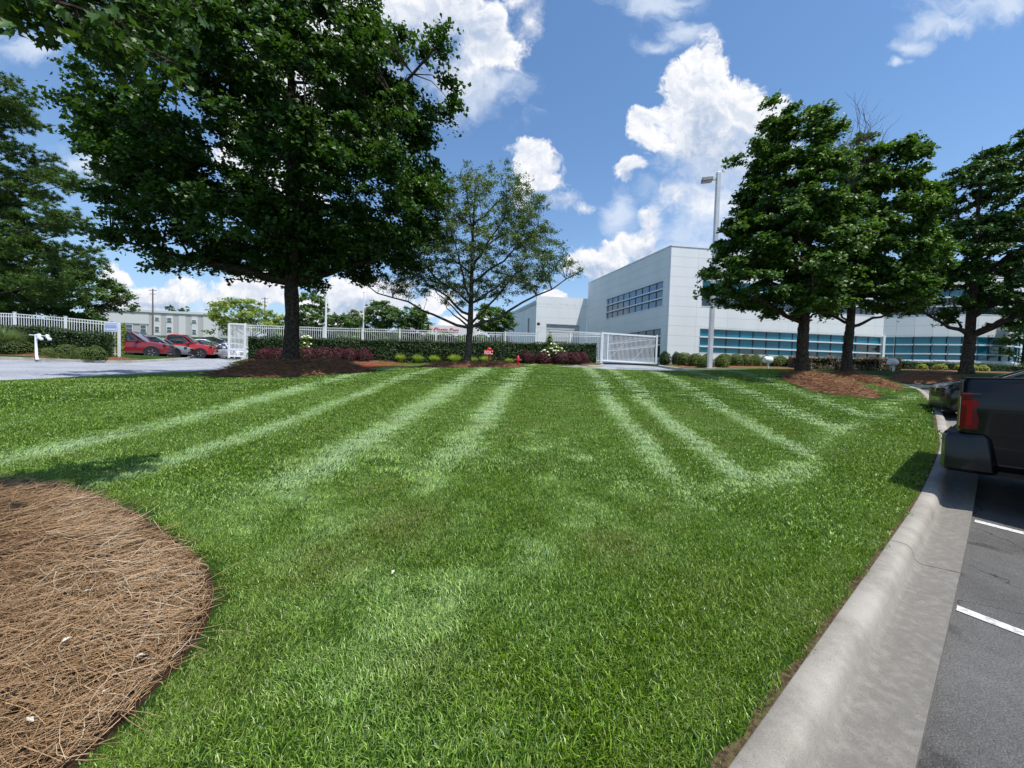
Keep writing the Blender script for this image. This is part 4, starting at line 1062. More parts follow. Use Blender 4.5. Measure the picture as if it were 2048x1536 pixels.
for i, (px, Z, wd, h, lab) in enumerate([
    (1328, 26.6, 24, .95, 'dark bush against the gate post, leftmost of the round bushes'), (1352, 26.6, 22, .92, 'second dark bush right of the gate post'), (1367, 25.0, 30, .88, 'round bush left of the pole, third from the gate'), (1389, 24.0, 30, .85, 'round bush close left of the light pole'), (1408, 22.8, 30, .72, 'low round bush behind the light pole base'),
    (1412, 25.5, 26, .82, 'round bush in the back row behind the light pole'), (1441, 23.0, 28, .78, 'front round bush right of the light pole'), (1450, 25.2, 30, .84, 'back round bush right of the light pole'), (1470, 25.0, 28, .86, 'tall round bush fourth right of the pole'), (1490, 25.2, 28, .86, 'round bush under the dark window panes'), (1508, 25.4, 26, .84, 'round bush left of the first floodlight'), (1558, 25.8, 34, .80, 'round bush just right of the first floodlight'),
    (1530, 26.4, 30, .80, 'round bush behind the first floodlight')]):
    shrub('round_bush', lab, 'bush', px, Z, wd, h, .06, 2200, M_globe if i > 1 else M_hedge, 90 + i, gg)
for i, (px, Z, wd, h, lab) in enumerate([(28, 19.4, 62, .75, 'wide low dark bush at the left picture edge'), (98, 20.0, 32, .42, 'low bush right behind the white post'), (133, 20.3, 38, .66, 'round bush in the middle of the left bed'), (162, 20.2, 32, .58, 'bush between two rounder ones in the left bed'), (190, 20.3, 36, .74, 'largest round bush at the right end of the left bed')]):
    shrub('round_bush', lab, 'bush', px, Z, wd, h, .055, 2600, M_hedgeL, 110 + i, 'low rounded bushes in the left bed')
M_ylw = leafmat('golden_leaf', (.22, .27, .04), (.48, .50, .10), .3)
for i, (px, Z, wd, lab) in enumerate([(1842, 25.0, 18, 'small golden shrub, leftmost below the curved wall'), (1878, 24.6, 24, 'wide golden shrub second in the row below the curved wall'), (1917, 24.0, 16, 'golden shrub just left of the third maple trunk'), (1945, 24.2, 14, 'golden shrub just right of the third maple trunk'), (1964, 24.2, 19, 'golden shrub above the sedan bonnet, rightmost of the row')]):
    shrub('golden_shrub', lab, 'shrub', px, Z, wd, .42, .06, 700, M_ylw, 130 + i, 'small golden shrubs')
M_pinkh = leafmat('blossom_hedge_leaf', (.06, .09, .035), (.42, .26, .22), .2)
leafy_box('flowering_hedge', 'loose pinkish flowering hedge behind the two right maples', 'hedge', [G(1582, 25.0), G(1660, 24.6), G(1740, 24.2), G(1790, 24.0)], 1.0, .78, 9000, .07, M_pinkh, M_core, 65, rough=.09)
# white-flowering hydrangeas: leaves and flower heads
M_hyd = leafmat('hydrangea_leaf', (.10, .17, .03), (.24, .33, .07), .25)
M_hfl = mat('hydrangea_flower', (.66, .72, .40), .7, col2=(.78, .80, .60), nscale=20)
def hydrangea(lab, px, Z, wpx, h, seed, n=26):
    root = shrub('hydrangea', lab, 'hydrangea', px, Z, wpx, h, .12, 900, M_hyd, seed, 'white flowering hydrangeas'); r_ = random.Random(seed); b = root.location; wd = wpx * Z / F
    mb = MB()
    for i in range(n):
        a = r_.uniform(0, 6.28); e = r_.uniform(.1, 1.4); rr_ = wd / 2 * .95
        c = Vector((b.x + math.cos(a) * math.cos(e) * rr_, b.y + math.sin(a) * math.cos(e) * rr_, b.z + h * .3 + math.sin(e) * h * .72))
        q = r_.uniform(.05, .085); mb.lathe(c, [(.01, -q * .7), (q * .8, -q * .3), (q, .1 * q), (q * .7, q * .7), (.01, q)], 7)
    o = mb.build('flower_head', M_hfl, root, smooth=True); o['kind'] = 'stuff'
hydrangea('pale flowering hydrangea beside the big maple trunk', 612, 23.8, 36, 1.55, 5, 30)
hydrangea('tall yellow-green hydrangea above the right burgundy shrubs', 1103, 26.4, 60, 1.35, 6, 46)
shrub('hydrangea', 'leafy top of a tall yellow-green shrub behind the hydrangea', 'shrub', 1097, 26.6, 18, 2.1, .12, 420, M_hyd, 145, None)
# ornamental grass clumps
M_orn = leafmat('ornamental_grass', (.16, .25, .04), (.40, .50, .12), .35)
M_orng = leafmat('silver_grass', (.10, .15, .08), (.24, .32, .18), .3)
def grass_clump(lab, px, Z, h, wpx, seed, mt=None, n=420):
    r_ = np.random.default_rng(seed); b = G(px, Z); root = thing('ornamental_grass', lab, 'grass clump', b, 'arching ornamental grasses'); wd = wpx * Z / F / 2
    a = r_.uniform(0, 2 * np.pi, n); q = r_.uniform(.1, 1, n) ** .6; o = np.c_[np.cos(a) * q, np.sin(a) * q, np.zeros(n)]
    base_ = np.array(b) + o * .12; V_ = []
    side = np.c_[-np.sin(a), np.cos(a), np.zeros(n)]; hh = h * r_.uniform(.7, 1.1, n)
    for t in (0, .4, .75, 1.0):
        c = base_ + o * (wd * t ** 1.6)[..., None] if np.ndim(wd * t) else base_ + o * (wd * t ** 1.6)
        c = c + np.c_[np.zeros((n, 2)), hh * (1.25 * t - .45 * t ** 2.4 * (.4 + q))]
        ww = .011 * (1 - .8 * t); V_ += [c - side * ww, c + side * ww]
    V_ = np.stack(V_, 1).reshape(-1, 3); k = np.arange(n)[:, None] * 8
    Fc = np.concatenate([k + [2 * i, 2 * i + 1, 2 * i + 3, 2 * i + 2] for i in range(3)], 0)
    mesh_np('foliage', V_, Fc, mt or M_orn, root, tint=np.repeat(r_.uniform(0, 1, n), 8), n=4)['kind'] = 'stuff'
for i, (px, Z, h, wp, lab) in enumerate([(800, 24.0, .62, 30, 'arching grass clump, leftmost before the hedge'), (835, 24.0, .62, 30, 'arching grass clump second from left before the hedge'), (868, 24.1, .60, 32, 'arching grass clump midway between maple and small tree'), (908, 24.3, .66, 42, 'widest arching grass clump, left of the small tree trunk'), (946, 24.6, .5, 24, 'arching grass clump just right of the small tree trunk'), (970, 24.9, .60, 32, 'arching grass clump behind the red FDC sign'), (1018, 25.2, .42, 24, 'short pale grass clump between rod and hydrant')]):
    grass_clump(lab, px, Z, h, wp, 150 + i)
grass_clump('large silvery fountain grass at the left edge before the fence', 6, 19.3, 1.45, 96, 160, M_orng, 1400)

# ------------------------------------------------------------------ fences, gate
M_white = mat('white_metal', (.80, .82, .84), .35, spec=.5)
M_whitew = mat('white_paint', (.78, .79, .80), .5, col2=(.66, .67, .68), nscale=3)
def fence(lab, line, hgt, spacing, post_at, step=.125, group='white metal picket fences'):
    """line: ground points with posts at given params; pickets joined, posts and rails parts"""
    line = [Vector(p) for p in line]; root = thing('fence', lab, 'fence', line[0], group)
    seg = [(b - a).length for a, b in zip(line[:-1], line[1:])]; tot = sum(seg)
    def at(s):
        for a, b, L in zip(line[:-1], line[1:], seg):
            if s <= L + 1e-6: return a.lerp(b, s / L), (b - a).normalized()
            s -= L
        return line[-1], (line[-1] - line[-2]).normalized()
    npost = int(round(tot / spacing))
    for i in range(npost + 1):
        p, x = at(tot * i / npost); y = Vector((-x.y, x.x, 0)); mb = MB()
        mb.frame(p, Vector((x.x, x.y, 0)).normalized(), y.normalized(), (0, 0, 1), (-.045, -.045, -.1), (.045, .045, hgt + .05)); mb.frame(p, (1, 0, 0), (0, 1, 0), (0, 0, 1), (-.055, -.055, hgt + .05), (.055, .055, hgt + .075))
        mb.build('post', M_white, root)
    for hh in (hgt - .03, hgt - .19, .2):
        mb = MB()
        for i in range(npost):
            a, _ = at(tot * i / npost); b, _ = at(tot * (i + 1) / npost); up = Vector((0, 0, hh)); dv = (b - a).normalized() * .05
            mb.bar(a + up + dv, b + up - dv, .032, .04)
        mb.build('rail', M_white, root)
    mb = MB(); s = step
    while s < tot - .03:
        p, x = at(s); y = Vector((-x.y, x.x, 0)).normalized()
        mb.frame(p, Vector((x.x, x.y, 0)).normalized(), y, (0, 0, 1), (-.011, -.011, .08), (.011, .011, hgt - .052)); s += step
    mb.build('pickets', M_white, root)['kind'] = 'stuff'
    return root
fence('long white picket fence above the central hedge', [G(490, 24.3), G(640, 24.8), G(800, 25.6), G(950, 26.4), G(1080, 27.2), G(1200, 28.0)], 2.12, 2.4, None)
fence('short white picket fence above the left hedge', [G(-150, 21.4), G(4, 21.3), G(154, 21.7), G(238, 22.2)], 2.02, 2.35, None)
# lattice cage end of the left gate
a, b = G(457, 23.9), G(489, 24.2)
root = thing('gate', 'open white barred sliding gate standing at the driveway corner', 'gate', a)
H_ = 2.12; x_ = (b - a).normalized(); up = Vector((0, 0, 1))
for nm, s_ in (('gate_post', a), ('gate_post', b)): MB().bar(s_, s_ + up * H_, .09, .09).build(nm, M_white, root)
for hh in (H_, .12, .55): MB().bar(a + up * hh, b + up * hh, .06, .08).build('gate_rail', M_white, root)
mb = MB(); nb_ = 12
for i in range(1, nb_): mb.bar(a.lerp(b, i / nb_) + up * .14, a.lerp(b, i / nb_) + up * (H_ - .04), .025)
mb.build('pickets', M_white, root)['kind'] = 'stuff'
# back plane of the cage, a hand's breadth behind, seen as a doubled screen
mb = MB(); off = Vector((.1, .45, 0))
for i in range(0, nb_ + 1): mb.bar(a.lerp(b, i / nb_) + up * .14 + off, a.lerp(b, i / nb_) + up * (H_ - .04) + off, .02)
mb.bar(a + up * H_ + off, b + up * H_ + off, .05); mb.build('rear_bars', M_white, root)
# sliding gate by the building
a, b = G(1203, 28.0, .05), G(1311, 28.6, .05)
ga = P(1203, 722, 28.0); gb = P(1309, 728, 28.6)
a, b = ga, gb
root = thing('sliding_gate', 'wide white barred sliding gate beside the office building corner', 'gate', a)
H_ = 2.0
for s_, hh in ((a, H_ + .12), (b + (b - a).normalized() * .1, H_ + .15)): MB().bar(s_ - up * .2, s_ + up * hh, .11, .11).build('gate_post', M_white, root)
a1 = a + (b - a).normalized() * .42
MB().bar(a1 + up * .05, a1 + up * (H_ - .03), .07, .07).build('gate_post', M_white, root)
for hh, th in ((H_ + .02, .12), (.05, .12)): MB().bar(a + up * hh, b + up * hh, .08, th).build('gate_rail', M_white, root)
MB().bar(a1 + up * .75 + Vector((0, .06, 0)), b + up * 1.3 + Vector((0, .06, 0)), .03, .06).build('gate_rail', M_white, root)
MB().bar(a1 + up * 1.25 + Vector((0, .06, 0)), b + up * 1.85 + Vector((0, .06, 0)), .03, .06).build('gate_rail', M_white, root)
n = 42
for i in range(1, n):
    p = a.lerp(b, i / n)
    MB().bar(p + up * .11, p + up * (H_ - .04), .03, .03).build('picket', M_white, root)
for k in range(2):
    p = a1.lerp(b, .02 + k * .5); q = a1.lerp(b, .5 + k * .48)
    MB().bar(p + up * .12 + Vector((0, .09, 0)), q + up * (H_ - .1) + Vector((0, .09, 0)), .02).build('brace', M_white, root)
# top track running on behind the fence
MB().bar(P(1100, 661, 29.0), P(1203, 667, 28.15), .07, .11).build('track', M_white, root)
p = P(1196, 727, 27.6); MB().frame(p, (1, 0, 0), (0, 1, 0), (0, 0, 1), (-.3, -.2, -.12), (.3, .2, .05)).build('roller_base', M_kpale, root, bevel=.02)
# sign on the left fence
c = P(222, 653, 21.9); mb = MB(); mb.frame(c, Vector((1, .1, 0)).normalized(), Vector((-.1, 1, 0)).normalized(), (0, 0, 1), (-.33, -.02, -.30), (.33, 0, .26))
root = thing('fence_sign', 'pale blue and white notice board on the left fence end', 'sign', c); mb.build('board', mat('sign_blue', (.45, .56, .78), .5, col2=(.55, .65, .82)), root)
for dz_, hh in ((.2, .05), (.02, .14), (-.2, .03)):
    MB().frame(c, Vector((1, .1, 0)).normalized(), Vector((-.1, 1, 0)).normalized(), (0, 0, 1), (-.29, -.028, dz_ - hh / 2), (.29, -.0205, dz_ + hh / 2)).build('printed_band', M_white if dz_ != .02 else mat('sign_grey', (.36, .42, .58), .5), root)

# ------------------------------------------------------------------ office building
M_panel = mat('wall_panel_paint', rough=.55, spec=.4, build=lambda t, g, b: t.mix(t.ss(t.noise(t.vmath('MULTIPLY', g, (1, 1, .3)), .55, 6), .3, .7), (.74, .745, .75), (.80, .80, .805)))
M_joint = mat('wall_joint', (.36, .37, .39), .8)
M_alu = mat('white_mullion', (.74, .76, .78), .4)
def b_glass(base, dark):
    def f(t, g, b):
        n = t.noise(g, .35, 3)
        return t.mix(t.ss(n, .35, .65), base, dark)
    return f
M_teal = mat('teal_glass', rough=.10, spec=.55, build=b_glass((.004, .20, .27), (.003, .14, .21)))
M_teal2 = mat('teal_glass_dark', rough=.05, spec=.9, build=b_glass((.012, .020, .026), (.016, .028, .034)), coat=.4)
M_blue = mat('blue_glass', rough=.05, spec=1.0, build=b_glass((.08, .15, .27), (.10, .19, .32)), coat=.6)
M_mull = mat('dark_mullion', (.02, .035, .06), .4)
def facade(root, A, B, z0, z1_, rows, ujoints, wins, flipn=1, thick=.25, ends=True):
    """wall from ground point A to B; rows = z of horizontal joints, ujoints = vertical joints, wins=(u0,u1,za,zb,cols,bands,matfn)"""
    A, B = Vector((A[0], A[1], 0)), Vector((B[0], B[1], 0)); L = (B - A).length; x = (B - A).normalized(); n = Vector((x.y, -x.x, 0)) * flipn; z = Vector((0, 0, 1))
    us = [0] + sorted(u for u in ujoints if 0 < u < L) + [L]; zs = sorted([z0] + [r_ for r_ in rows if z0 < r_ < z1_] + [z1_]); g = .007
    MB().frame(A, x, n, z, (.05, -thick - .12, z0), (L - .05, -.42, z1_ - .05)).build('wall_core', M_joint, root)
    # backing strip just behind the joints, outside the windows
    bk = MB()
    def cut(u0, u1, za, zb):
        cu_ = sorted({u0, u1} | {w_[k] for w_ in wins for k in (0, 1) if u0 < w_[k] < u1}); cz_ = sorted({za, zb} | {w_[k] for w_ in wins for k in (2, 3) if za < w_[k] < zb}); o = []
        for a_, b_ in zip(cu_[:-1], cu_[1:]):
            for c_, d__ in zip(cz_[:-1], cz_[1:]):
                um, zm = (a_ + b_) / 2, (c_ + d__) / 2
                if not any(w_[0] < um < w_[1] and w_[2] < zm < w_[3] for w_ in wins): o.append((a_, b_, c_, d__))
        return o
    for (a_, b_, c_, d__) in cut(0, L, z0, z1_): bk.frame(A, x, n, z, (a_, -.30, c_), (b_, -.02, d__))
    bk.build('wall_backing', M_joint, root)
    for i in range(len(us) - 1):
        for j in range(len(zs) - 1):
            pcs = cut(us[i] + g, us[i + 1] - g, zs[j] + g, zs[j + 1] - g)
            if not pcs: continue
            mb = MB()
            for (a_, b_, c_, d__) in pcs: mb.frame(A, x, n, z, (a_, -.018, c_), (b_, 0, d__))
            mb.build('wall_panel', M_panel, root)
    for (u0, u1, za, zb, cols, bands, mfn) in wins:
        fr = MB()
        
        if ends: fr.frame(A, x, n, z, (u0, -.20, za), (u0 + .05, .012, zb)); fr.frame(A, x, n, z, (u1 - .05, -.20, za), (u1, .012, zb))
        else: MB().frame(A, x, n, z, (u0 - .03, -.139, za + .06), (u0 + .05, -.09, zb - .05)).build('mullion', M_mull, root)
        fr.frame(A, x, n, z, (u0 + .05, -.20, za), (u1 - .05, .015, za + .06)); fr.frame(A, x, n, z, (u0 + .05, -.20, zb - .05), (u1 - .05, -.01, zb))
        wo = fr.build('window', M_alu, root)
        zz = [za + .06] + list(bands) + [zb - .05]
        for k, bz in enumerate(bands):
            MB().frame(A, x, n, z, (u0 + .05, -.10, bz - .06), (u1 - .05, .05, bz + .06)).build('mullion', M_alu, wo)
        uu = np.linspace(u0 + .05, u1 - .05, cols + 1)
        for c_ in range(cols):
            for k in range(len(zz) - 1):
                MB().frame(A, x, n, z, (uu[c_], -.16, zz[k]), (uu[c_ + 1], -.14, zz[k + 1])).build('pane', mfn(c_, k), wo)
            if c_: MB().frame(A, x, n, z, (uu[c_] - .05, -.139, za + .06), (uu[c_] + .05, -.105, zb - .05)).build('mullion', M_mull, wo)
rows = [13.02 - .87 * k for k in range(1, 13)]
cor = (13.7, 34.3); wl = (cor[0] - .281 * 15.6, cor[1] + .96 * 15.6); e1 = (35.4, 37.0)
off_ = thing('office_building', 'two-storey white panelled office building with teal ribbon windows', 'building', (cor[0], cor[1], 2.4))
r_ = random.Random(9)
def tealfn(c_, k):
    return M_teal2 if ((k == 0 and c_ in (3, 4, 8, 12, 13)) or (c_ >= 12 and k < 2)) else M_teal
def upfn(c_, k): return M_teal if k == 2 else M_teal2
Lf = math.dist(cor, e1)
facade(off_, cor, e1, 2.0, 13.02, rows, [2.62 + 3.05 * k for k in range(8)], [(3.0, Lf - .05, 3.72, 5.94, 14, (4.33, 5.18), tealfn), (3.05, Lf - 1.0, 7.87, 10.24, 13, (8.66, 9.47), upfn)])
facade(off_, wl, cor, 2.0, 13.02, rows, [15.6 - .2, 15.6 - 11.5], [(15.6 - 10.9, 15.6 - .85, 7.88, 10.24, 9, (8.66, 9.47), lambda c_, k: M_blue), (15.6 - 9.5, 15.6 - .9, 3.2, 5.94, 7, (4.4, 5.18), lambda c_, k: M_teal2)])
curve = spline([e1, (38.5, 35.5), (41.7, 34.7), (45.1, 34.9), (48.0, 36.3)], 3)
curve = np.array(curve)
for i in range(len(curve) - 1):
    A_, B_ = curve[i], curve[i + 1]; L_c = math.dist(A_, B_)
    facade(off_, A_, B_, 2.2, 12.6, rows, [], [(.0, L_c, 3.72, 5.94, 1, (4.33, 5.18), lambda c_, k: M_teal), (.0, L_c, 7.87, 10.24, 1, (8.66, 9.47), upfn)], ends=False)
# base plinth of the curve, corner pilaster, roof slab
for i in range(len(curve) - 1):
    A_, B_ = Vector((*curve[i], 0)), Vector((*curve[i + 1], 0)); x_ = (B_ - A_).normalized(); n__ = Vector((x_.y, -x_.x, 0))
    MB().frame(A_, x_, n__, (0, 0, 1), (-.05, .03, 2.2), ((B_ - A_).length + .05, .22, 3.66)).build('plinth', M_whitew, off_)
MB().frame((e1[0], e1[1], 0), (1, 0, 0), (0, 1, 0), (0, 0, 1), (-.22, -.22, 2.2), (.22, .1, 6.0)).build('pilaster', M_panel, off_) if False else MB().frame((e1[0], e1[1], 0), (1, 0, 0), (0, 1, 0), (0, 0, 1), (-.10, -.16, 2.2), (.10, .06, 6.0)).build('pilaster', M_panel, off_)
mb = MB(); poly = [cor, e1] + [tuple(c) for c in curve[1:]] + [(48.5, 60), (wl[0] + 4, 62), wl]
cx_ = sum(p[0] for p in poly) / len(poly); cy_ = sum(p[1] for p in poly) / len(poly); poly = [(p[0] + (cx_ - p[0]) * .02, p[1] + (cy_ - p[1]) * .02) for p in poly]
nP = len(poly); mb.add([(x_, y_, 12.2) for x_, y_ in poly] + [(x_, y_, 12.5) for x_, y_ in poly], [tuple(range(nP))[::-1], tuple(range(nP, 2 * nP))] + [(i, (i + 1) % nP, nP + (i + 1) % nP, nP + i) for i in range(nP)])
mb.build('roof', M_whitew, off_)
for A_, B_ in ((cor, e1), (wl, cor)):
    A__, B__ = Vector((*A_, 0)), Vector((*B_, 0)); x_ = (B__ - A__).normalized(); n__ = Vector((x_.y, -x_.x, 0))
    MB().frame(A__, x_, n__, (0, 0, 1), (-.03, -.4, 13.025), ((B__ - A__).length + .03, .04, 13.12)).build('coping', M_alu, off_)
# warehouse wing
wing = thing('warehouse_wing', 'lower white panelled warehouse wing with roller door left of the office', 'building', (wl[0], wl[1], 2.6))
wa = (wl[0] - .9925 * 6.6 * 1.0, wl[1] - .122 * 6.6); Lw = 6.6
facade(wing, wa, (wl[0] - .012, wl[1] - .0), 2.2, 11.1, [11.1 - 1.32 * k for k in range(1, 7)], [Lw - .9], [(1.3, 5.7, 2.6, 7.7, 1, (), lambda c_, k: mat('roller_door', (.50, .51, .52), .6, col2=(.44, .45, .46), nscale=1))])
for k in range(14):
    A__ = Vector((*wa, 0)); x_ = (Vector((*wl, 0)) - A__).normalized(); n__ = Vector((x_.y, -x_.x, 0))
    MB().frame(A__, x_, n__, (0, 0, 1), (1.36, -.138, 2.8 + k * .35), (5.64, -.125, 2.8 + k * .35 + .03)).build('door_slat', M_joint, wing)
wb = (wa[0] - .281 * 26, wa[1] + .96 * 26)
facade(wing, wb, wa, 2.2, 10.45, [], [26 - 4.2, 26 - 1.6, 8, 14, 19], [(26 - 3.3, 26 - 2.5, 6.6, 8.7, 1, (), lambda c_, k: M_teal2)])
A__ = Vector((*wb, 0)); B__ = Vector((*wa, 0)); x_ = (B__ - A__).normalized(); n__ = Vector((x_.y, -x_.x, 0))
MB().frame(A__, x_, n__, (0, 0, 1), (0, -.4, 10.455), (26, .06, 10.6)).build('coping', M_alu, wing)
mb = MB(); q = [wa, wl, (wl[0] - .281 * 26, wl[1] + .96 * 26), wb]; mb.add([(x_, y_, 10.0) for x_, y_ in q] + [(x_, y_, 10.3) for x_, y_ in q], [(3, 2, 1, 0), (4, 5, 6, 7), (0, 1, 5, 4), (1, 2, 6, 5), (2, 3, 7, 6), (3, 0, 4, 7)]); mb.build('roof', M_whitew, wing)
c = P(1077, 648, 48.0); MB().lathe(c, [(.02, -.2), (.17, -.12), (.22, .02), (.17, .15), (.06, .22)], 12).build('wall_camera', mat('black_plastic', (.02, .02, .022), .4), wing, smooth=True)  # camera on the wing wall, gives no light

def lettering(text, size, extrude, offset, mt, parent, loc, rot, label):
    cu_ = bpy.data.curves.new('lettering', 'FONT'); cu_.body = text; cu_.size = size; cu_.extrude = extrude; cu_.offset = offset
    t_ = bpy.data.objects.new('tmp', cu_); C.objects.link(t_); bpy.context.view_layer.update()
    me_ = bpy.data.meshes.new_from_object(t_.evaluated_get(bpy.context.evaluated_depsgraph_get())); C.objects.unlink(t_); bpy.data.objects.remove(t_)
    me_.materials.clear(); me_.materials.append(mt); o_ = link(bpy.data.objects.new('lettering', me_), parent); o_.location = loc; o_.rotation_euler = rot; o_['label'] = label
# ------------------------------------------------------------------ far buildings
M_fwall = mat('far_wall', (.50, .49, .48), .8, col2=(.44, .43, .42)); M_fwhite = mat('far_white', (.66, .65, .63), .8); M_fgl = mat('far_glass', (.05, .09, .11), .1, spec=.9)
Zf = 150.0; A_ = P(180, 672, Zf); B_ = P(436, 671, Zf + 6); A_.z = B_.z = 11.0
root = thing('far_warehouse', 'long grey and white two-storey building on the grass rise, far left', 'building', A_)
x_ = (B_ - A_).normalized(); n__ = Vector((x_.y, -x_.x, 0)); L = (B_ - A_).length
def fx(px):  # along-wall coordinate of a photo column
    return (px - 180) / 256 * L
MB().frame(A_, x_, n__, (0, 0, 1), (0, -30, -2), (L, 0, 9.6)).build('wall', M_fwall, root)
MB().frame(A_, x_, n__, (0, 0, 1), (-.2, -30.2, 9.6), (L + .2, .35, 10.5)).build('roof', M_fwhite, root)
for p0, p1 in ((180, 295), (306, 319), (331, 344), (356, 369), (382, 394), (406, 436)):
    MB().frame(A_, x_, n__, (0, 0, 1), (fx(p0), .02, 0 if p0 > 200 else 5.0), (fx(p1), .25, 8.6)).build('pilaster_panel', M_fwhite, root)
for p0, p1, za, zb in ((180, 265, 1.6, 4.6), (279, 292, 1.6, 4.6), (308, 318, 2.0, 4.2), (332, 343, 2.0, 4.2), (383, 393, 1.6, 3.6), (308, 318, 6.4, 7.8), (332, 343, 6.0, 7.8), (382, 393, 6.0, 7.4)):
    wo = MB().frame(A_, x_, n__, (0, 0, 1), (fx(p0), .26, za), (fx(p1), .36, zb)).build('window', M_fwhite, root)
    zmid = (za + zb) / 2
    for (c_, d__) in ((za + .15, zmid - .12), (zmid + .12, zb - .15)):
        MB().frame(A_, x_, n__, (0, 0, 1), (fx(p0) + .25, .365, c_), (fx(p1) - .25, .40, d__)).build('pane', M_fgl, wo)
# showroom with red lettering
A_ = P(895, 660, 120); B_ = P(945, 661, 121); B_.z = A_.z
root = thing('showroom', 'low white showroom with red Classic Cars lettering behind the fence', 'building', A_)
x_ = (B_ - A_).normalized(); n__ = Vector((x_.y, -x_.x, 0)); L = (B_ - A_).length
MB().frame(A_, x_, n__, (0, 0, 1), (-14, -20, -8), (L + 2.0, 0, 1.35)).build('wall', mat('showroom_white', (.72, .68, .67), .7), root)
for k in range(6): MB().frame(A_, x_, n__, (0, 0, 1), (L * .88 + k * .28, .01, -.55 if k % 2 else -.6), (L * .88 + k * .28 + .17, .06, .1)).build('wall_rib', M_fwall, root)
lettering('ry Classic Cars', 1.55, .05, .035, mat('red_letters', (.62, .04, .04), .5), root, x_ * -5.9 + n__ * .12 + Vector((0, 0, -.45)), (R(90), 0, math.atan2(x_.y, x_.x)), 'red letters reading ry Classic Cars')
# ------------------------------------------------------------------ poles
M_galv = mat('pole_grey_white', (.62, .64, .66), .4, metal=.1, col2=(.54, .56, .58), nscale=2)
Zp = 21.5; b = G(1418, Zp); topz = P(1437, 345, Zp).z - b.z
root = thing('light_pole', 'tall square white parking lot light pole with shoebox lamp', 'lamp post', b)
mb = MB(); mb.frame(b, (1, 0, 0), (0, 1, 0), (0, 0, 1), (-.105, -.105, .06), (.105, .105, topz)); mb.build('pole', M_galv, root, bevel=.02)
MB().frame(b, (1, 0, 0), (0, 1, 0), (0, 0, 1), (-.26, -.26, -.1), (.26, .26, .06)).build('base_plate', M_kpale, root, bevel=.02)
MB().frame(b, (1, 0, 0), (0, 1, 0), (0, 0, 1), (-.32, -.04, topz - .42), (-.105, .04, topz - .30)).build('bracket', M_galv, root)
mb = MB(); mb.frame(b + Vector((-.32, 0, topz - .36)), Vector((-1, .2, -.05)).normalized(), Vector((.2, 1, 0)).normalized(), (0, 0, 1), (0, -.2, -.12), (.55, .2, .10)); mb.build('lamp_head', mat('lamp_grey', (.30, .31, .32), .5), root, bevel=.03)
MB().frame(b + Vector((-.32, 0, topz - .36)), Vector((-1, .2, -.05)).normalized(), Vector((.2, 1, 0)).normalized(), (0, 0, 1), (.06, -.16, -.135), (.5, .16, -.121)).build('lens', mat('lamp_lens', (.5, .5, .48), .2), root)
for (px, yt, yb, Z, rad, lab) in ((650, 520, 660, 30, .075, 'tall white flagpole right of the big maple trunk'), (725, 585, 665, 34, .06, 'thin white pole behind the fence, left of dark trees')):
    b = G(px, Z); tz = P(px + 4, yt, Z).z - b.z; root = thing('flagpole', lab, 'pole', b, 'white poles behind the fence')
    MB().tube([b, b + up * tz * .35, b + up * tz], [rad * 1.35, rad * 1.05, rad * .6], 12).build('shaft', M_white, root, smooth=True); MB().lathe(b + up * tz, [(.02, 0), (.08, .05), (.02, .14)], 8).build('finial', M_white, root, smooth=True)
M_wood = mat('pole_wood', (.14, .12, .11), .9)
for (px, yt, Z, lab) in ((306, 578, 100, 'wooden utility pole before the far grey warehouse'), (529, 595, 110, 'distant utility pole top above the yellow-green tree')):
    b = G(px, Z); tz = P(px + 2, yt, Z).z - b.z; root = thing('utility_pole', lab, 'pole', b, 'wooden utility poles'); MB().tube([b, b + up * tz], [.19, .13], 8).build('shaft', M_wood, root, smooth=True)
    for k, q in enumerate((.35, 1.3)): MB().bar(b + Vector((-1.0 + .2 * k, 0, tz - q)), b + Vector((1.0 - .2 * k, 0, tz - q)), .12).build('crossarm', M_wood, root)
for (px, yt, yb, Z, lab) in ((697, 655, 722, 22.0, 'thin dark rod standing before the left burgundy shrubs'), (1001, 668, 727, 23.0, 'thin dark rod standing between FDC sign and hydrant')):
    b = G(px, Z); t_ = P(px + 2, yt, Z); MB().tube([b, Vector((b.x + .03, b.y, t_.z))], .022, 6).build('garden_rod', mat('dark_green_steel', (.02, .03, .022), .5), None)
    tag(bpy.context.scene.objects[-1] if False else C.objects[-1], lab, 'rod', 'thin dark rods on the island lawn')

# ------------------------------------------------------------------ hydrant, FDC sign, floodlights, white post
M_red = mat('hydrant_red', (.50, .025, .03), .4, col2=(.42, .02, .025), nscale=10)
M_white2 = mat('white_marking', (.75, .75, .73), .5)
b = G(1035, 24.4); root = thing('fire_hydrant', 'small red fire hydrant on the island lawn', 'hydrant', b)
s = .82
MB().lathe(b, [(.15 * s, 0), (.15 * s, .04), (.10 * s, .06), (.10 * s, .42 * s), (.14 * s, .44 * s), (.14 * s, .48 * s), (.115 * s, .5 * s), (.11 * s, .58 * s), (.06 * s, .68 * s), (.03 * s, .7 * s), (.03 * s, .75 * s)], 16).build('barrel', M_red, root, smooth=True)
for sx in (-1, 1): MB().lathe(b + Vector((sx * .08, 0, .36 * s)), [(.055, 0), (.055, .09), (.07, .10), (.07, .13), (.02, .15)], 10, axis=(sx, 0, 0)).build('nozzle_cap', M_red, root, smooth=True)
MB().lathe(b + Vector((0, -.08, .33 * s)), [(.075, 0), (.075, .08), (.09, .09), (.09, .13), (.02, .16)], 12, axis=(0, -1, 0)).build('nozzle_cap', M_red, root, smooth=True)
b = G(977, 23.4); root = thing('fdc_sign', 'red FDC fire connection sign with round red heads on a post', 'sign', b)
MB().tube([b, b + up * .75], .055, 10).build('post', M_red, root, smooth=True)
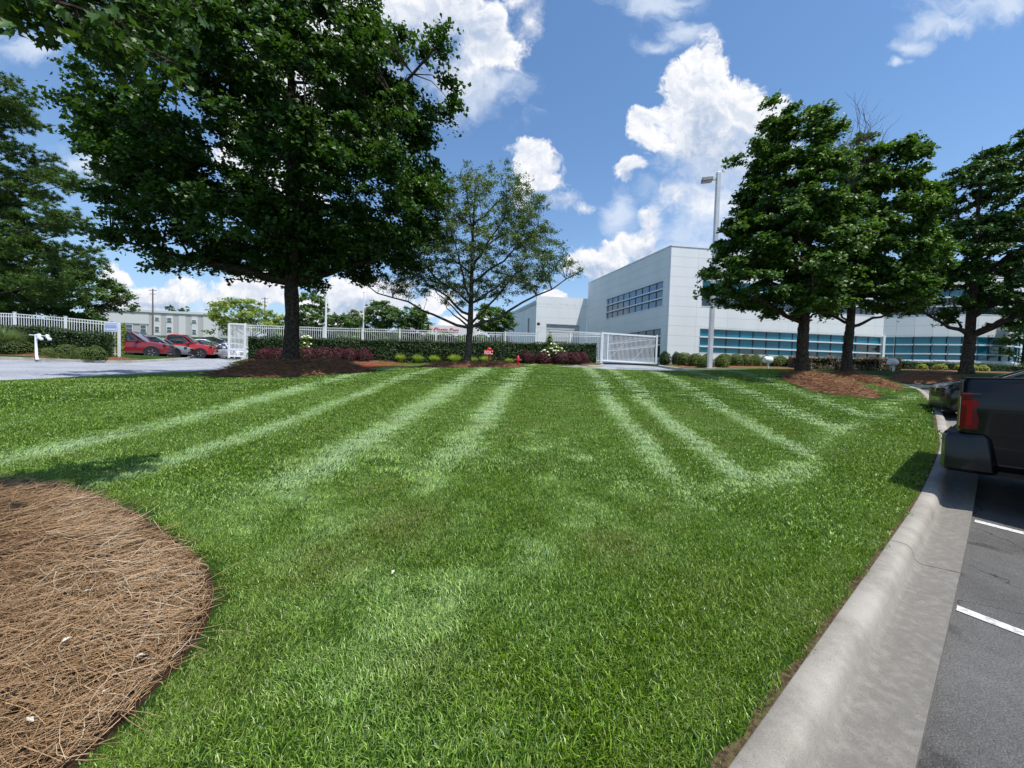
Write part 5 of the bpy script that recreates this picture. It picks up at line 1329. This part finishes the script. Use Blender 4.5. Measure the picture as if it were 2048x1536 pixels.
MB().lathe(b + Vector((0, 0, .72)), [(.09, 0), (.13, .05), (.13, .28), (.08, .34), (.02, .36)], 12).build('head', M_red, root, smooth=True)
for sx in (-1, 1): MB().lathe(b + Vector((sx * .07, -.05, .85)), [(.06, 0), (.06, .10), (.085, .11), (.085, .15), (.02, .17)], 10, axis=(sx, -.6, 0)).build('inlet_cap', M_red, root, smooth=True)
MB().frame(b, (1, 0, 0), (0, 1, 0), (0, 0, 1), (-.30, -.17, .62), (.22, -.155, .92)).build('sign_plate', mat('sign_red', (.60, .03, .035), .45), root)
lettering('FDC', .27, .004, .008, M_white2, root, (-.285, -.176, .67), (R(90), 0, 0), 'white letters FDC')
def floodlight(lab, px, Z):
    b = G(px, Z); root = thing('floodlight', lab, 'floodlight', b, 'white ground floodlights')
    MB().tube([b, b + up * .34], .045, 8).build('stem', M_white, root, smooth=True)
    MB().lathe(b + Vector((-.27, 0, .52)), [(.02, 0), (.15, .02), (.2, .1), (.2, .42), (.15, .5), (.02, .54)], 16, axis=(1, .15, .0)).build('lamp_housing', M_white, root, smooth=True)
floodlight('white floodlight on a stub before the round bushes', 1535, 22.6)
floodlight('white floodlight on a stub at the end of the pink hedge', 1785, 22.4)
b = G(71, 18.2); root = thing('post_with_arms', 'white leaning post with short arms and valve shapes in the left bed', 'post', b)
MB().tube([b + Vector((.12, -.05, -.05)), b + Vector((.02, 0, .15)), b + Vector((0, 0, .95)), b + Vector((.0, 0, 1.15))], [.06, .05, .045, .04], 10).build('pole', M_white, root, smooth=True)
MB().bar(b + Vector((-.30, 0, 1.12)), b + Vector((.70, -.05, 1.08)), .04).build('arm', M_white, root)
for dx_, sc_ in ((.20, .72), (.60, .58)):
    MB().frame(b + Vector((dx_, -.04, 1.05)), Vector((1, 0, .25)).normalized(), (0, 1, 0), Vector((-.25, 0, 1)).normalized(), (-.10 * sc_, -.06, -.16 * sc_), (.10 * sc_, .06, .18 * sc_)).build('valve', M_white, root, bevel=.04)
    MB().lathe(b + Vector((dx_ + .1 * sc_, -.05, .94)), [(.02, 0), (.07, .02), (.07, .08), (.02, .1)], 10, axis=(1, 0, 0)).build('valve_cap', M_white, root, smooth=True)

# ------------------------------------------------------------------ vehicles
M_tyre = mat('tyre_rubber', (.015, .015, .016), .85, spec=.2, bump=.3); M_rim = mat('alloy', (.55, .56, .58), .25, metal=.9); M_glassc = mat('car_glass', (.012, .016, .02), .04, spec=1.0, coat=.5)
M_chrome = mat('chrome', (.75, .76, .78), .12, metal=1.0); M_lens = mat('headlight_lens', (.45, .48, .52), .08, spec=1.0, coat=.6); M_tside = mat('black_paint_side', (.003, .0035, .005), .22, spec=.35, coat=.25); M_blk = mat('black_trim', (.014, .014, .016), .5)
def paint(nm, c, ct=1.0): return mat(nm, c, .3, metal=.1, spec=.5, coat=ct)
M_bpaint = paint('black_paint', (.003, .0035, .005), .55)
def wheel(root, o, y, r, wd, side, tyre_seg=24):
    ax = Vector((0, side, 0)); c = Vector(o)
    w_ = MB().lathe(c, [(r * .62, -wd / 2), (r * .94, -wd / 2), (r, -wd * .3), (r, wd * .3), (r * .94, wd / 2), (r * .62, wd / 2 - .01)], tyre_seg, axis=ax).build('wheel', M_tyre, root, smooth=True, angle=45, local=True)
    rim = MB().lathe(c, [(r * .64, wd * .1), (r * .64, wd * .47), (r * .58, wd * .47), (r * .55, wd * .25), (.02, wd * .22)], tyre_seg, axis=ax)
    for k in range(5):
        a = k * 2 * math.pi / 5; d = Vector((math.cos(a), 0, math.sin(a)))
        rim.bar(c + ax * wd * .36, c + ax * wd * .42 + d * r * .6, .05, .07, up=ax)
    rim.lathe(c, [(.06, wd * .2), (.06, wd * .45), (.01, wd * .47)], 10, axis=ax)
    rim.build('rim', M_rim, w_, local=True)
def loft(prof, name, mat_, root, smooth=True, cap=True, angle=38):
    """prof: list of (x, [(y, z)...]) sections with equal counts, mirrored in y"""
    mb = MB(); ns = len(prof); k = len(prof[0][1]); ring = []
    for x, yz in prof:
        half = [(x, y, z) for y, z in yz]; mir = [(x, -y, z) for y, z in reversed(yz)]
        ring.append(half + mir)
    m2 = 2 * k
    for r__ in ring: mb.v += r__
    for i in range(ns - 1):
        for j in range(m2):
            j2 = (j + 1) % m2; mb.f.append((i * m2 + j, i * m2 + j2, (i + 1) * m2 + j2, (i + 1) * m2 + j))
    if cap: mb.f.append(tuple(reversed(range(m2)))); mb.f.append(tuple((ns - 1) * m2 + j for j in range(m2)))
    o = mb.build(name, mat_, root, smooth=smooth, angle=angle, local=True)
    mm = o.data
    import bmesh
    bmm = bmesh.new(); bmm.from_mesh(mm); bmesh.ops.recalc_face_normals(bmm, faces=bmm.faces); bmm.to_mesh(mm); bmm.free()
    return o
def car(lab, loc, heading, pm, kind='suv', L=4.8, W=1.9, H=1.75, group='vehicles parked beyond the driveway', light=True, cat=None, name=None, rail=None):
    """x forward in local space, front at +L/2"""
    nm = name or {'suv': 'parked_suv', 'sedan': 'parked_car', 'pickup': 'parked_pickup'}[kind]
    root = thing(nm, lab, cat or {'suv': 'car', 'sedan': 'car', 'pickup': 'pickup truck'}[kind], loc, group); root.rotation_euler = (0, 0, heading)
    hw = W / 2; gc = .22 if kind == 'sedan' else .32; r = .33 if kind == 'sedan' else .39; hk = rail or 0
    belt = H * (.62 if kind == 'sedan' else .60); hood = H * (.60 if kind == 'sedan' else .62) + hk; belt += hk * .8
    fx_, bx = L / 2, -L / 2
    def sec(x, top, w_=1.0, bot=gc):
        return (x, [(hw * .86 * w_, bot), (hw * .985 * w_, bot + .12), (hw * w_, bot + .35), (hw * .985 * w_, top - .16), (hw * .93 * w_, top - .04), (hw * .80 * w_, top)])
    wbf, wbr = fx_ - .92, bx + (1.0 if kind != 'pickup' else 1.2)
    secs = [sec(bx, belt - .22, .86, gc + .18), sec(bx + .05, belt - .08, .92, gc + .08), sec(bx + .22, belt, .985), sec(bx + .6, belt), sec(0, belt), sec(fx_ - 1.55, belt), sec(fx_ - 1.25, hood + .02), sec(fx_ - .7, hood - .03, .98), sec(fx_ - .25, hood - .10, .94), sec(fx_ - .06, hood - .17, .88, gc), sec(fx_, hood - .26, .80, gc + .06)]
    loft(secs, 'body', pm, root)
    if kind == 'suv': g = [(bx + .12, .0), (bx + .32, H * .93), (bx + .7, H), (.1, H), (fx_ - 2.1, H * .985), (fx_ - 1.25, .0)]
    elif kind == 'pickup': g = [(bx + 2.05, .0), (bx + 2.2, H * .96), (bx + 2.5, H), (.6, H), (fx_ - 2.1, H * .985), (fx_ - 1.3, .0)]
    else: g = [(bx + .55, .0), (bx + 1.25, H * .93), (bx + 1.8, H), (-.1, H), (fx_ - 2.25, H * .965), (fx_ - 1.2, .0)]
    def gsec(x, top): return (x, [(hw * .93, belt - .02), (hw * .90, belt + .03), (hw * .87, (belt + top) / 2), (hw * .80, top - .07), (hw * .74, top - .02), (hw * .5, top)])
    gs = [gsec(x, max(z_, belt + .04)) for x, z_ in g]; loft(gs, 'greenhouse', M_glassc, root)
    roofp = [(x, [(hw * .805, z_ - .085), (hw * .80, z_ - .05), (hw * .745, z_ - .0), (hw * .5, z_ + .015)]) for x, z_ in g if z_ > 0]; loft(roofp, 'roof', pm, root)
    for sy in (1, -1):
        for (xa, za, xb, zb) in ((g[-1][0], belt + .02, g[-2][0], g[-2][1] - .05), (g[0][0], belt + .02, g[1][0], g[1][1] - .05)): MB().bar((xa, sy * hw * .915, za), (xb, sy * hw * .80, zb), .09, .07).build('pillar', pm, root, local=True)
        for xm in ([(g[-2][0] + g[1][0]) / 2] if kind != 'suv' else [.25, -.95]): MB().bar((xm, sy * hw * .905, belt), (xm, sy * hw * .805, H - .06), .10, .03).build('pillar', M_blk, root, local=True)
        wheel(root, (wbf, sy * (hw - .11), r), sy, r, .22, sy); wheel(root, (wbr, sy * (hw - .11), r), sy, r, .22, sy)
        for wx in (wbf, wbr):
            mb = MB(); a_ = [math.pi * k / 12 for k in range(13)]
            for k in range(12):
                p0 = Vector((wx + (r + .07) * math.cos(a_[k]), sy * (hw + .0), r + (r + .07) * math.sin(a_[k]))); p1 = Vector((wx + (r + .07) * math.cos(a_[k + 1]), sy * hw, r + (r + .07) * math.sin(a_[k + 1]))); mb.bar(p0, p1, .05, .05)
            mb.build('arch_trim', M_blk, root, local=True)
            MB().lathe((wx, sy * (hw - .16), r), [(r + .05, 0), (r + .05, .168), (.02, .17)], 20, axis=(0, sy, 0)).build('wheel_well', M_blk, root, local=True)
        MB().frame((fx_ - 1.75, sy * (hw + .10), belt + .10), (1, 0, 0), (0, 1, 0), (0, 0, 1), (-.09, -.11, -.07), (.09, .11, .09)).build('mirror', pm, root, bevel=.03, local=True)
        hx = Vector((1, -sy * .62, -.12)).normalized(); hy = Vector((sy * .62, 1, .10 * sy)).normalized()
        hl_ = MB().frame((fx_ - .27, sy * hw * .76, hood - .215), hx, hy, (0, 0, 1), (-.10, -.24, -.055), (.085, .24, .055)).build('headlight', M_blk, root, bevel=.02, local=True)
        MB().frame((fx_ - .27, sy * hw * .76, hood - .215), hx, hy, (0, 0, 1), (.086, -.21, -.04), (.094, .20, .042)).build('lens', M_lens, hl_, local=True)
        MB().frame((fx_ - .10, sy * hw * .70, gc + .16), hx, hy, (0, 0, 1), (-.05, -.15, -.08), (.035, .15, .08)).build('intake', M_blk, root, bevel=.02, local=True)
        MB().frame((bx + .07, sy * hw * .80, belt - .22), (1, 0, 0), (0, 1, 0), (0, 0, 1), (-.06, -.12, -.12), (.06, .12, .1)).build('tail_light', mat('tail_red', (.35, .01, .012), .15, coat=.6), root, bevel=.02, local=True)
        for xm in (.05, -.95): MB().frame((xm, sy * (hw + .004), belt - .16), (1, 0, 0), (0, 1, 0), (0, 0, 1), (-.09, -.015, -.018), (.09, .015, .018)).build('door_handle', M_chrome, root, local=True)
    MB().frame((fx_ - .02, 0, hood - .34), (1, 0, 0), (0, 1, 0), (0, 0, 1), (-.05, -hw * .55, -.14), (.035, hw * .55, .10)).build('grille', M_blk, root, bevel=.02, local=True)
    for k in range(3): MB().frame((fx_ + .02, 0, hood - .42 + k * .08), (1, 0, 0), (0, 1, 0), (0, 0, 1), (0, -hw * .53, -.012), (.035, hw * .53, .012)).build('grille_bar', M_chrome if kind != 'sedan' else M_tside, root, local=True)
    MB().frame((fx_ - .02, 0, gc + .17), (1, 0, 0), (0, 1, 0), (0, 0, 1), (-.1, -hw * (.82 if kind != 'sedan' else .62), -.12), (.07 if kind != 'sedan' else .035, hw * (.82 if kind != 'sedan' else .62), .06)).build('front_bumper', M_chrome if kind == 'pickup' else M_blk, root, bevel=.05, local=True)
    MB().lathe((fx_ + .03, 0, hood - .30), [(.02, 0), (.075, .005), (.075, .02), (.055, .022)], 16, axis=(1, 0, 0)).build('emblem', M_chrome, root, smooth=True, local=True)
    return root
def at(px, Z, dz=-.12): return G(px, Z, dz)
M_dred = paint('dark_red_paint', (.19, .006, .014)); M_bred = paint('bright_red_paint', (.38, .007, .010)); M_gray = paint('grey_paint', (.20, .23, .25)); M_whp = paint('white_car_paint', (.72, .73, .75)); M_navy = paint('dark_blue_paint', (.02, .024, .035))
def carf(lab, px, Z, deg, pm, kind, L, W, H, **k):
    f_ = at(px, Z, -.13); dv = Vector((math.cos(R(deg)), math.sin(R(deg)), 0)); c_ = f_ - dv * (L / 2)
    return car(lab, (c_.x, c_.y, f_.z), R(deg), pm, kind, L, W, H, **k)
carf('dark red suv seen from its side, leftmost vehicle beyond the driveway', 343, 30.0, 27, M_dred, 'suv', 5.2, 2.0, 1.92)
carf('grey-blue suv between the dark red and bright red vehicles', 383, 32.5, 25, M_gray, 'suv', 4.8, 1.9, 1.72)
carf('bright red pickup with chrome front bumper', 432, 34.6, 25, M_bred, 'pickup', 5.4, 2.0, 1.95, cat='pickup truck')
carf('black car behind the bright red pickup front', 459, 36.0, -8, M_navy, 'sedan', 4.6, 1.85, 1.52)
car('dark car parked higher up by the grass rise', G(432, 52, .05), R(20), M_navy, 'sedan', 4.6, 1.8, 1.42)
car('silver car roofline behind the black car', at(415, 41, -.05), R(24), M_whp, 'sedan', 4.6, 1.8, 1.45)
carf('white car seen through the barred gate', 492, 34.0, -32, M_whp, 'sedan', 4.6, 1.85, 1.50)
# black sedan facing the kerb
hd = math.atan2(.58, -.815)
fr = Vector((math.cos(hd), math.sin(hd), 0)); lat = Vector((fr.y, -fr.x, 0))
corner = P(1897, 800, 9.5); cpt = Vector((corner.x, corner.y, 0)) - fr * 2.3 + lat * .86
sd = car('glossy black car parked nose to the kerb behind the black pickup', (cpt.x, cpt.y, z1(corner.x, corner.y) - .10), hd, M_bpaint, 'sedan', 4.6, 1.88, 1.66, group=None, rail=.06)
# black pickup, only its rear corner in view
def truck():
    a_ = Vector((.616, -.788, 0)); s_ = Vector((-.788, -.616, 0)); Cn = P(1917, 860, 4.84); gz = z1(Cn.x, Cn.y) - .12
    org = Vector((Cn.x, Cn.y, gz)); hd = math.atan2(a_.y, a_.x)
    root = thing('pickup_truck', 'big black pickup at the right edge, tail lamp and bumper toward the kerb', 'pickup truck', org); root.rotation_euler = (0, 0, hd)
    # local: x = towards the cab, y: camera-side panel at y=0, other side at y=+2.0 (left-hand normal), check the sign
    yl = Vector((-a_.y, a_.x, 0)); sg = 1 if yl.dot(s_) < 0 else -1
    Wt = 2.0; top = P(1917, 757, 4.84).z - gz; L = 5.9
    def Y(v): return sg * v
    # bedside panels with a flared lower edge, rounded top rail
    for side in (0, 1):
        y0 = 0 if side == 0 else Wt; dr = 1 if side == 0 else -1
        prof = [(.10, .52), (.05, .62), (.026, .80), (.014, 1.0), (.006, 1.2), (.0, top - .17), (.004, top - .16), (.035, top - .06), (.05, top - .02), (.07, top), (.16, top)]
        xs = [.0, .03, .10, .25, .55, .9, 1.5, 2.1]
        V_ = []; Fq = []
        for i, x in enumerate(xs):
            tuck = (.06 if i == 0 else (.02 if i == 1 else 0))
            for (oy, z_) in prof: V_.append((x, Y(y0 + dr * (oy + tuck)), z_))
        k = len(prof)
        for i in range(len(xs) - 1):
            for j in range(k - 1): Fq.append((i * k + j, i * k + j + 1, (i + 1) * k + j + 1, (i + 1) * k + j))
        mb = MB(); mb.add(V_, Fq); o = mb.build('bed_side', M_tside, root, smooth=True, local=True, angle=50)
        so = o.modifiers.new('s', 'SOLIDIFY'); so.thickness = .03; so.offset = 0
        MB().frame((0, 0, 0), (1, 0, 0), (0, 1, 0), (0, 0, 1), (.02, min(Y(y0 + dr * .045), Y(y0 + dr * .17)), top + .002), (2.1, max(Y(y0 + dr * .045), Y(y0 + dr * .17)), top + .022)).build('rail_cap', M_blk, root, local=True, bevel=.008)
    def bx_(nm, x0, x1, ya, yb, z0, z1__, mt, bv=.0, par=None):
        return MB().box((x0, min(Y(ya), Y(yb)), z0), (x1, max(Y(ya), Y(yb)), z1__)).build(nm, mt, par or root, bevel=bv, local=True)
    bx_('tailgate', -.02, .06, .14, Wt - .14, .80, top - .01, M_bpaint, .02)
    bx_('gate_handle', -.035, -.02, .85, 1.15, 1.2, 1.3, M_blk, .005)
    bx_('bed_floor', .06, 2.1, .10, Wt - .10, .62, .80, M_blk)
    bx_('cab', 2.12, 5.0, .03, Wt - .03, .45, 1.30, M_bpaint, .05)
    # cab top
    mb = MB(); mb.add([(2.2, Y(.10), 1.3), (4.7, Y(.10), 1.3), (4.7, Y(Wt - .10), 1.3), (2.2, Y(Wt - .10), 1.3), (2.35, Y(.22), 1.88), (3.9, Y(.22), 1.88), (3.9, Y(Wt - .22), 1.88), (2.35, Y(Wt - .22), 1.88)], [(0, 1, 5, 4), (1, 2, 6, 5), (2, 3, 7, 6), (3, 0, 4, 7)]); mb.build('window', M_glassc, root, local=True)
    bx_('roof', 2.32, 3.95, .2, Wt - .2, 1.88, 1.93, M_bpaint, .02)
    bx_('bonnet', 4.9, L, .05, Wt - .05, .5, 1.28, M_bpaint, .08)
    # tail lamp: dark red housing wrapping the corner, brighter inner bars
    M_tl = mat('tail_lamp_red', (.13, .001, .002), .15, spec=.3, coat=.3); M_tlb = mat('tail_lamp_bright', (.30, .002, .003), .15, spec=.3, coat=.3); M_smoke = mat('lamp_smoke', (.04, .006, .008), .1, coat=1.0)
    lz0, lz1 = P(1917, 856, 4.84).z - gz, P(1917, 784, 4.84).z - gz
    lamp = MB(); V2 = []
    ring_ = [(-.015, .10), (-.022, .03), (.0, -.012), (.06, -.016), (.185, -.006)]
    for z_ in (lz0, lz0 + .02, lz1 - .03, lz1):
        for (x, yy) in ring_:
            xx = x + ((lz1 - z_) * -.08 if x > .1 else 0); V2.append((xx, Y(yy), z_))
    k = 5; Fq = [(i * k + j, i * k + j + 1, (i + 1) * k + j + 1, (i + 1) * k + j) for i in range(3) for j in range(k - 1)]
    lamp.add(V2, Fq + [(0, 1, 2, 3, 4), (19, 18, 17, 16, 15)]); lo_ = lamp.build('tail_lamp', M_tl, root, smooth=True, local=True, angle=50)
    bx_('lamp_bar', .012, .15, -.0215, -.017, lz1 - .16, lz1 - .10, M_tlb, 0, lo_)
    bx_('lamp_bar', .055, .10, -.0215, -.017, lz0 + .05, lz1 - .16, M_tlb, 0, lo_)
    bx_('lamp_bar', .012, .16, -.021, -.017, lz1 - .020, lz1 - .012, mat('dark_chrome', (.16, .17, .18), .2, metal=.8), 0, lo_)
    bx_('lamp_bar', -.002, .004, -.018, -.0125, lz0 + .03, lz1 - .05, M_chrome, 0, lo_)
    # bumper with corner step
    bt, bb_ = P(1917, 866, 4.84).z - gz, P(1900, 938, 4.84).z - gz
    mb = MB(); prof = [(-.155, bb_ + .02), (-.165, bb_ + .1), (-.165, bt - .06), (-.14, bt), (.0, bt), (.0, bb_)]
    pl = [(-.11, .30), (-.115, .06), (-.085, -.015), (.12, -.022), (.21, -.018), (.25, .03)]
    V3 = []
    for z_, ins in ((bb_, .03), (bb_ + .03, .0), (bt - .05, .0), (bt, .02)):
        for (x, yy) in [(-.115, Wt / 2)] + pl: V3.append((x + (ins if x < 0 else -ins) - (.07 * (bt - z_) / (bt - bb_) if x > .2 else 0) * -1, Y(yy + ins), z_))
    k = 7; Fq = [(i * k + j, i * k + j + 1, (i + 1) * k + j + 1, (i + 1) * k + j) for i in range(3) for j in range(k - 1)]
    mb.add(V3, Fq); o = mb.build('rear_bumper', M_tside, root, smooth=True, local=True, angle=40); so = o.modifiers.new('s', 'SOLIDIFY'); so.thickness = .05; so.offset = 0
    bx_('bumper_step', -.10, .02, .02, Wt - .02, bt - .03, bt + .012, M_blk, .01)
    for zz_, ofs in ((bb_ + .045, .006), (bt - .06, .006)):
        MB().tube([(x_q - (ofs if x_q < 0 else 0), Y(y_q - ofs), zz_) for x_q, y_q in pl[:5]] , .006, 6).build('bumper_trim', mat('dark_chrome', (.16, .17, .18), .2, metal=.8), root, smooth=True, local=True)
    bx_('rear_bumper_half', -.115, -.02, Wt / 2, Wt - .03, bb_, bt, M_bpaint, .02)
    bx_('underbody', .15, 5.3, .30, Wt - .30, .42, .62, M_blk)
    for yy in (.18, Wt - .18):
        for xx in (1.12, 4.75):
            wheel(root, (xx, Y(yy), .42), 0, .42, .28, -sg if yy < 1 else sg)
    bx_('wheel_well', .66, 1.58, .10, .32, .50, .98, M_blk)
    MB().frame((.62, Y(.12), .0), (1, 0, 0), (0, 1, 0), (0, 0, 1), (0, -.12, .18), (.015, .12, .56)).build('mud_flap', M_blk, root, local=True)
truck()

# ------------------------------------------------------------------ small litter on the gutter and lawn
M_lit = mat('dry_leaf', (.42, .34, .22), .8); r_ = random.Random(12)
spots = [(1825, 1283), (1788, 1388), (1815, 1440), (1765, 1420), (1850, 1330), (1808, 1265), (1835, 1180), (1850, 1210)]
for i, (px, py) in enumerate(spots):
    k_ = 1.62; hh = 743 + .03 * (px - 1024); Z = F * k_ / (py - hh); p = P(px, py, Z); p.z = z1(p.x, p.y) - .118
    mb = MB(); s = r_.uniform(.008, .02); a = r_.uniform(0, 6.28); ux = Vector((math.cos(a), math.sin(a), .1)); uy = Vector((-math.sin(a), math.cos(a), 0))
    mb.add([p - ux * s, p + uy * s * .5 + up * .006, p + ux * s * 1.2 + up * .003, p - uy * s * .5 + up * .008], [(0, 1, 2, 3)])
    o = mb.build('leaf_litter', M_lit); so = o.modifiers.new('s', 'SOLIDIFY'); so.thickness = .002
    tag(o, 'small dry leaf scrap lying in the concrete gutter', 'leaf', 'dry scraps in the gutter')

# pale chips and dead leaves lying on the straw and the lawn
M_chip = mat('pale_chip', (.50, .46, .38), .8); r_ = random.Random(21)
for i, (px, py, big, lab) in enumerate([(132, 1325, 1, 'pale chip in the straw bed, left of the curled grey patch'), (175, 1232, .7, 'small pale chip in the middle of the straw bed'), (282, 1322, .9, 'pale chip near the right rim of the straw bed'), (60, 1460, 1, 'pale chip in the lower left straw'), (785, 1198, 1.1, 'white scrap lying in the grass left of centre'), (210, 1390, .8, 'pale chip by the lower rim of the straw bed')]):
    hh = 743 + .03 * (px - 1024); Z = F * (1.35 if px < 500 else 1.5) / (py - hh); p = P(px, py, Z); p.z = z1(p.x, p.y) + float(mound(np.array([p.x]), np.array([p.y]))[0]) + (.07 if px < 500 else .04)
    s_ = .016 * big; a = r_.uniform(0, 6.28); ux = Vector((math.cos(a), math.sin(a), .3)); uy = Vector((-math.sin(a), math.cos(a), .1))
    o = MB().add([p - ux * s_, p + uy * s_ * .6 + up * .006, p + ux * s_ * 1.1, p - uy * s_ * .6 + up * .004], [(0, 1, 2, 3)]).build('dry_chip', M_chip); so = o.modifiers.new('s', 'SOLIDIFY'); so.thickness = .003
    tag(o, lab, 'scrap', 'pale scraps on the ground')
